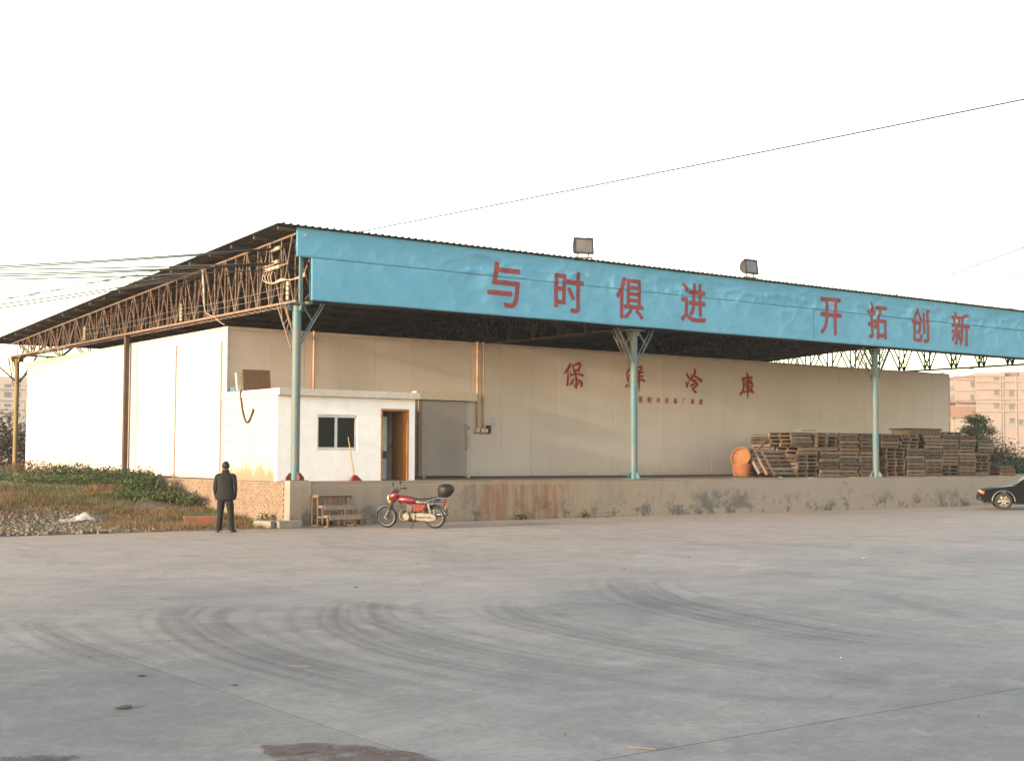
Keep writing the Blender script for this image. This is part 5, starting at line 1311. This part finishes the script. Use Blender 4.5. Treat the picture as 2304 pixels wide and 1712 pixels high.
o = MB().bar((-11.02,-25.73,.008),(-10.92,-25.89,.008),.007).build('stick', M('straw',(.20,.165,.115))); tag(o, 'short pale stick on the concrete at bottom right of the joint', 'stick')
o = MB().bar((-11.22,-21.55,.006),(-11.10,-21.68,.006),.006).build('stick', M('straw',(.20,.165,.115))); tag(o, 'thin straw lying near the middle tyre marks', 'stick')
bit('paper_scrap','white scrap on the dock edge before the baskets','litter',18.6,-.2,.09,m_litter,.5); bpy.data.objects[-1] if False else None
for o in list(scene.objects):
    if o.name.startswith('paper_scrap') and o.get('label','').startswith('white scrap on the dock'): o.location.z = P+.004

# ================================================================ BACKGROUND
# pink apartment house far right
def frame_at(px_yaw, dist): 
    return Vector((-16.7+dist*sin(px_yaw), -32.2+dist*cos(px_yaw), 0))
m_pink = M('pink_stucco', (.31,.25,.225), (.285,.23,.205), rough=.9, scale=.2)
m_pinkd = M('pink_band', (.25,.16,.13), rough=.9)
m_cream = M('cream_ledge', (.36,.29,.245), rough=.9)
m_fwin = M('far_window', (.13,.14,.15), rough=.2, spec=.5)
def far_house():
    yw = yaw+math.atan((2215-1152)/3029.29); o = frame_at(yw, 300); o.z = .6
    # local axes: u along the facade (to the right in view), n towards the viewer, turned so the sun catches it
    u = Vector((cos(yw), -sin(yw), 0)); n_ = Vector((-sin(yw), -cos(yw), 0))
    th_ = radians(14); u, n_ = u*cos(th_)+n_*sin(th_)*-1, n_*cos(th_)+u*sin(th_)
    t = thing('apartment_house', 'pink apartment house with cream ledges beyond the dock at right', 'building', o)
    s = 300/3029.29
    def X(px): return (px-2215)*s
    def Z(py): return (1044-py)*s+1.2
    def bx(mb, x0, x1, d0, d1, z0, z1):
        c = o+u*(x0+x1)/2+n_*(d0+d1)/2; c.z = (z0+z1)/2
        return mb.obox(c, u*(x1-x0)/2, n_*(d1-d0)/2, Vector((0,0,(z1-z0)/2)))
    w = bx(MB(), X(2200), X(2340), -14, 0, .5, Z(861)).build('wall', m_pink, t)
    bx(MB(), X(2160), X(2200)-.02, -14, -1.6, .5, Z(866)).build('wall', m_pink, t)
    bx(MB(), X(2110), X(2160)-.02, -16, -3.0, .5, Z(868)).build('wall', m_cream, t)
    bx(MB(), X(2199), X(2258), -13, .25, Z(861)+.01, Z(853)).build('parapet', m_cream, t)
    bx(MB(), X(2159), X(2199)-.05, -13, -1.4, Z(866)+.01, Z(859)).build('parapet', m_pinkd, t)
    bx(MB(), X(2258)+.02, X(2290), -10, -1.5, Z(861)+.01, Z(850)).build('stair_head', m_pinkd, t)
    bx(MB(), X(2292), X(2340), -10, -1.0, Z(861)+.01, Z(850)).build('stair_head', m_pink, t)
    mb = MB()
    for py in (872, 888, 909, 917, 935): bx(mb, X(2199), X(2340), 0.002, .3, Z(py)-.12, Z(py)+.12)
    mb.build('ledge', m_cream, t)
    mb = MB()
    for px in (2249, 2254, 2281, 2296): bx(mb, X(px)-.12, X(px)+.12, .002, .2, .6, Z(861))
    mb.build('drainpipe', m_cream, t)
    for px, pys in ((2240,(868,895,923)),(2271,(897,926,955)),(2290,(958,)),(2300,(897,926))):
        for py in pys:
            f = bx(MB(), X(px)-.42, X(px)+.42, .002, .12, Z(py+5)+.0, Z(py-4)).build('window', m_fwin, t)
            bx(MB(), X(px)-.5, X(px)+.5, .002, .35, Z(py-4)+.01, Z(py-5.5)).build('hood', m_pinkd, f)
            bx(MB(), X(px)-.5, X(px)+.5, .002, .25, Z(py+6), Z(py+5)-.01).build('sill', m_cream, f)
    for px, py, hw in ((2195,876,.33),(2194,905,.3)):
        bx(MB(), X(px)-hw, X(px)+hw, -1.59, -1.5, Z(py+7), Z(py-6)).build('window', m_fwin, t)
    for py in (866, 890): bx(MB(), X(2161), X(2199), -1.59, -1.3, Z(py)-.15, Z(py)+.15).build('ledge', m_cream, t)
    for z0, z1 in ((879,890),(898,909)):
        bx(MB(), X(2138), X(2158), -2.99, -2.9, Z(z1), Z(z0)).build('window', M('far_glass_green',(.20,.24,.22),rough=.25), t)
    bx(MB(), X(2120), X(2163), -2.99, -.9, Z(917), Z(911)).build('balcony', m_pinkd, t)
    bx(MB(), X(2163)+.05, X(2199), -1.59, -.4, Z(917), Z(912)).build('balcony', m_pinkd, t)
    bx(MB(), X(2142), X(2198), -1.58, -1.2, Z(948), Z(925)).build('recess', M('brick_red',(.27,.15,.11)), t)
far_house()
# white factory far left
def far_factory():
    yw = yaw+math.atan((20-1152)/3029.29); o = frame_at(yw, 300); o.z = .6
    u = Vector((cos(yw), -sin(yw), 0)); n_ = Vector((-sin(yw), -cos(yw), 0)); s = 300/3029.29
    t = thing('factory_building', 'white factory block with rows of dark windows beyond the left column', 'building', o)
    def X(px): return (px-20)*s
    def Z(py): return (1032-py)*s+1.2
    def bx(mb, x0, x1, d0, d1, z0, z1):
        c = o+u*(x0+x1)/2+n_*(d0+d1)/2; c.z = (z0+z1)/2
        return mb.obox(c, u*(x1-x0)/2, n_*(d1-d0)/2, Vector((0,0,(z1-z0)/2)))
    m_fw = M('factory_white',(.45,.39,.36),(.42,.36,.34),rough=.9,scale=.2)
    bx(MB(), X(-250), X(240), -20, 0, .5, Z(858)).build('wall', m_fw, t)
    for k in range(-6, 12):
        for z0, z1 in ((881,874),(902,890.5),(922,915.5),(944,934)):
            cx = X(k*21.5-4)
            bx(MB(), cx-.75, cx+.55 if k % 2 else cx+.2, .002, .06, Z(z0), Z(z1)).build('window', m_fwin, t)
    for py in (885, 909, 928): bx(MB(), X(-250), X(240), .002, .2, Z(py)-.12, Z(py)+.1).build('ledge', m_cream, t)
far_factory()
# trees and shrubs
def tree(name, label, loc, h, crown, n, size, mat, seed, group='trees behind the dock', cat='tree'):
    t = thing(name, label, cat, loc, 0, group); rr = random.Random(seed); x, y, z = loc
    mb = MB(); top = Vector((x, y, z+h*.62))
    mb.tube([(x,y,z-.1),(x+.04,y,z+h*.3),top], .09, 7, r_fn=lambda u: .10*(1-.6*u))
    for b in crown:
        q = Vector((x+b[0], y+b[1], z+b[2])); st_ = Vector((x,y,z+h*rr.uniform(.3,.55)))
        mb.tube(spline([tuple(st_), tuple(st_.lerp(q,.5)+Vector((0,0,.1))), tuple(q)],3), .03, 5, r_fn=lambda u: .04*(1-.7*u))
    mb.build('trunk', m_bark, t, fix=False)
    leaf_cloud([(x+a,y+b,z+c,d,e,f) for a,b,c,d,e,f in crown], n, size, seed, droop=.1).build('crown', mat, t, fix=False)
    return t
m_tleaf = M('tree_leaf', (.12,.145,.055), (.17,.165,.07), rough=.6, scale=1.2, transl=.25)
tr_c = [(-.75,-.2,2.6,.75,.6,.30),(-.1,.1,3.25,.7,.6,.30),(.55,.2,3.2,.7,.6,.28),(1.0,.1,2.75,.7,.5,.28),(.1,.3,2.7,.9,.6,.3),(-1.2,.2,2.1,.7,.5,.3),(.7,.3,2.1,.8,.6,.35),(1.45,.0,2.55,.45,.4,.16),(-.4,.2,2.0,.8,.6,.3)]
tree('broadleaf_tree','green spreading tree before the pink house at right',(46.15,10.85,.7),3.9,tr_c,3600,.16,m_tleaf,11)
tree('small_tree','thin brownish young tree left of the green tree',(45.2,11.3,.6),3.2,[(.2,0,2.2,.7,.6,.35),(-.4,.2,1.7,.6,.6,.35),(.5,.2,1.5,.7,.6,.4)],700,.17,m_brownleaf,12)
rr = random.Random(9)
RB = [('dark green shrub behind the right end of the pallets',(41.5,6.0),1.1),('green shrub at the right edge beyond the dock',(47.5,7.5),1.5),('low olive shrub on the slope at right',(52,9.5),1.5),('brown dry shrub on the right slope',(44.0,8.6),1.4),('dense hedge shrub far behind the dock at right',(60,20),2.4),('far hedge shrub left of the dense one at right',(53,19),2.2),('far brown hedge shrub under the pink house',(66,25),2.5)]
for i, (lb, (x,y), s) in enumerate(RB):
    bush('shrub', lb, (x,y,gh(x,y)), [(0,0,s*.55,s*1.3,s,s*.6),(s*.8,.2,s*.4,s,s*.8,s*.45),(-s*.8,.3,s*.4,s,s*.8,s*.45)], 4500, .2, [m_leaf2,m_green,m_leaf,m_brownleaf,m_brownleaf,m_leaf2,m_brownleaf][i], 80+i, group='shrubs behind the dock at right', cat='shrub')
LBU = [('tall brown reed thicket behind the left column',(-1.5,46),3.4,m_brownleaf),('dark green thicket beyond the far left column',(.3,38),2.3,m_leaf2),('dark shrub at the left picture edge behind the mound',(-3.6,36),1.9,m_leaf2),('brown thicket far left behind the dark shrub',(-5.6,48),3.2,m_brownleaf),('low green shrub left of the far column foot',(-2.4,29),1.0,m_leaf),('thicket between the far column and the cream wall',(4.5,45),3.2,m_brownleaf)]
for i, (lb, (x,y), s, mt) in enumerate(LBU):
    bush('thicket', lb, (x,y,gh(x,y)), [(0,0,s*.55,s*.8,s*.6,s*.55),(s*.6,.2,s*.4,s*.6,s*.5,s*.5),(-s*.6,.3,s*.45,s*.6,s*.5,s*.5)], 7000, .24 if s > 1.5 else .14, mt, 95+i, group='thickets behind the far left column', cat='thicket', sticks=10)

# ================================================================ HAZE
hz = MB().box(-905, 905, -405, 905, -1.1, 26).build('haze', None)
hm = bpy.data.materials.new('haze_air'); hm.use_nodes = True; hn = hm.node_tree
hn.nodes.remove(hn.nodes['Principled BSDF'])
pv = hn.nodes.new('ShaderNodeVolumePrincipled'); pv.inputs['Color'].default_value = (.96,.94,.94,1); pv.inputs['Density'].default_value = .0004; pv.inputs['Anisotropy'].default_value = .2
hn.links.new(pv.outputs[0], hn.nodes['Material Output'].inputs['Volume'])
hz.data.materials.append(hm); hz['kind'] = 'stuff'; hz['label'] = 'thin evening haze in the air over the yard'; hz['category'] = 'haze'
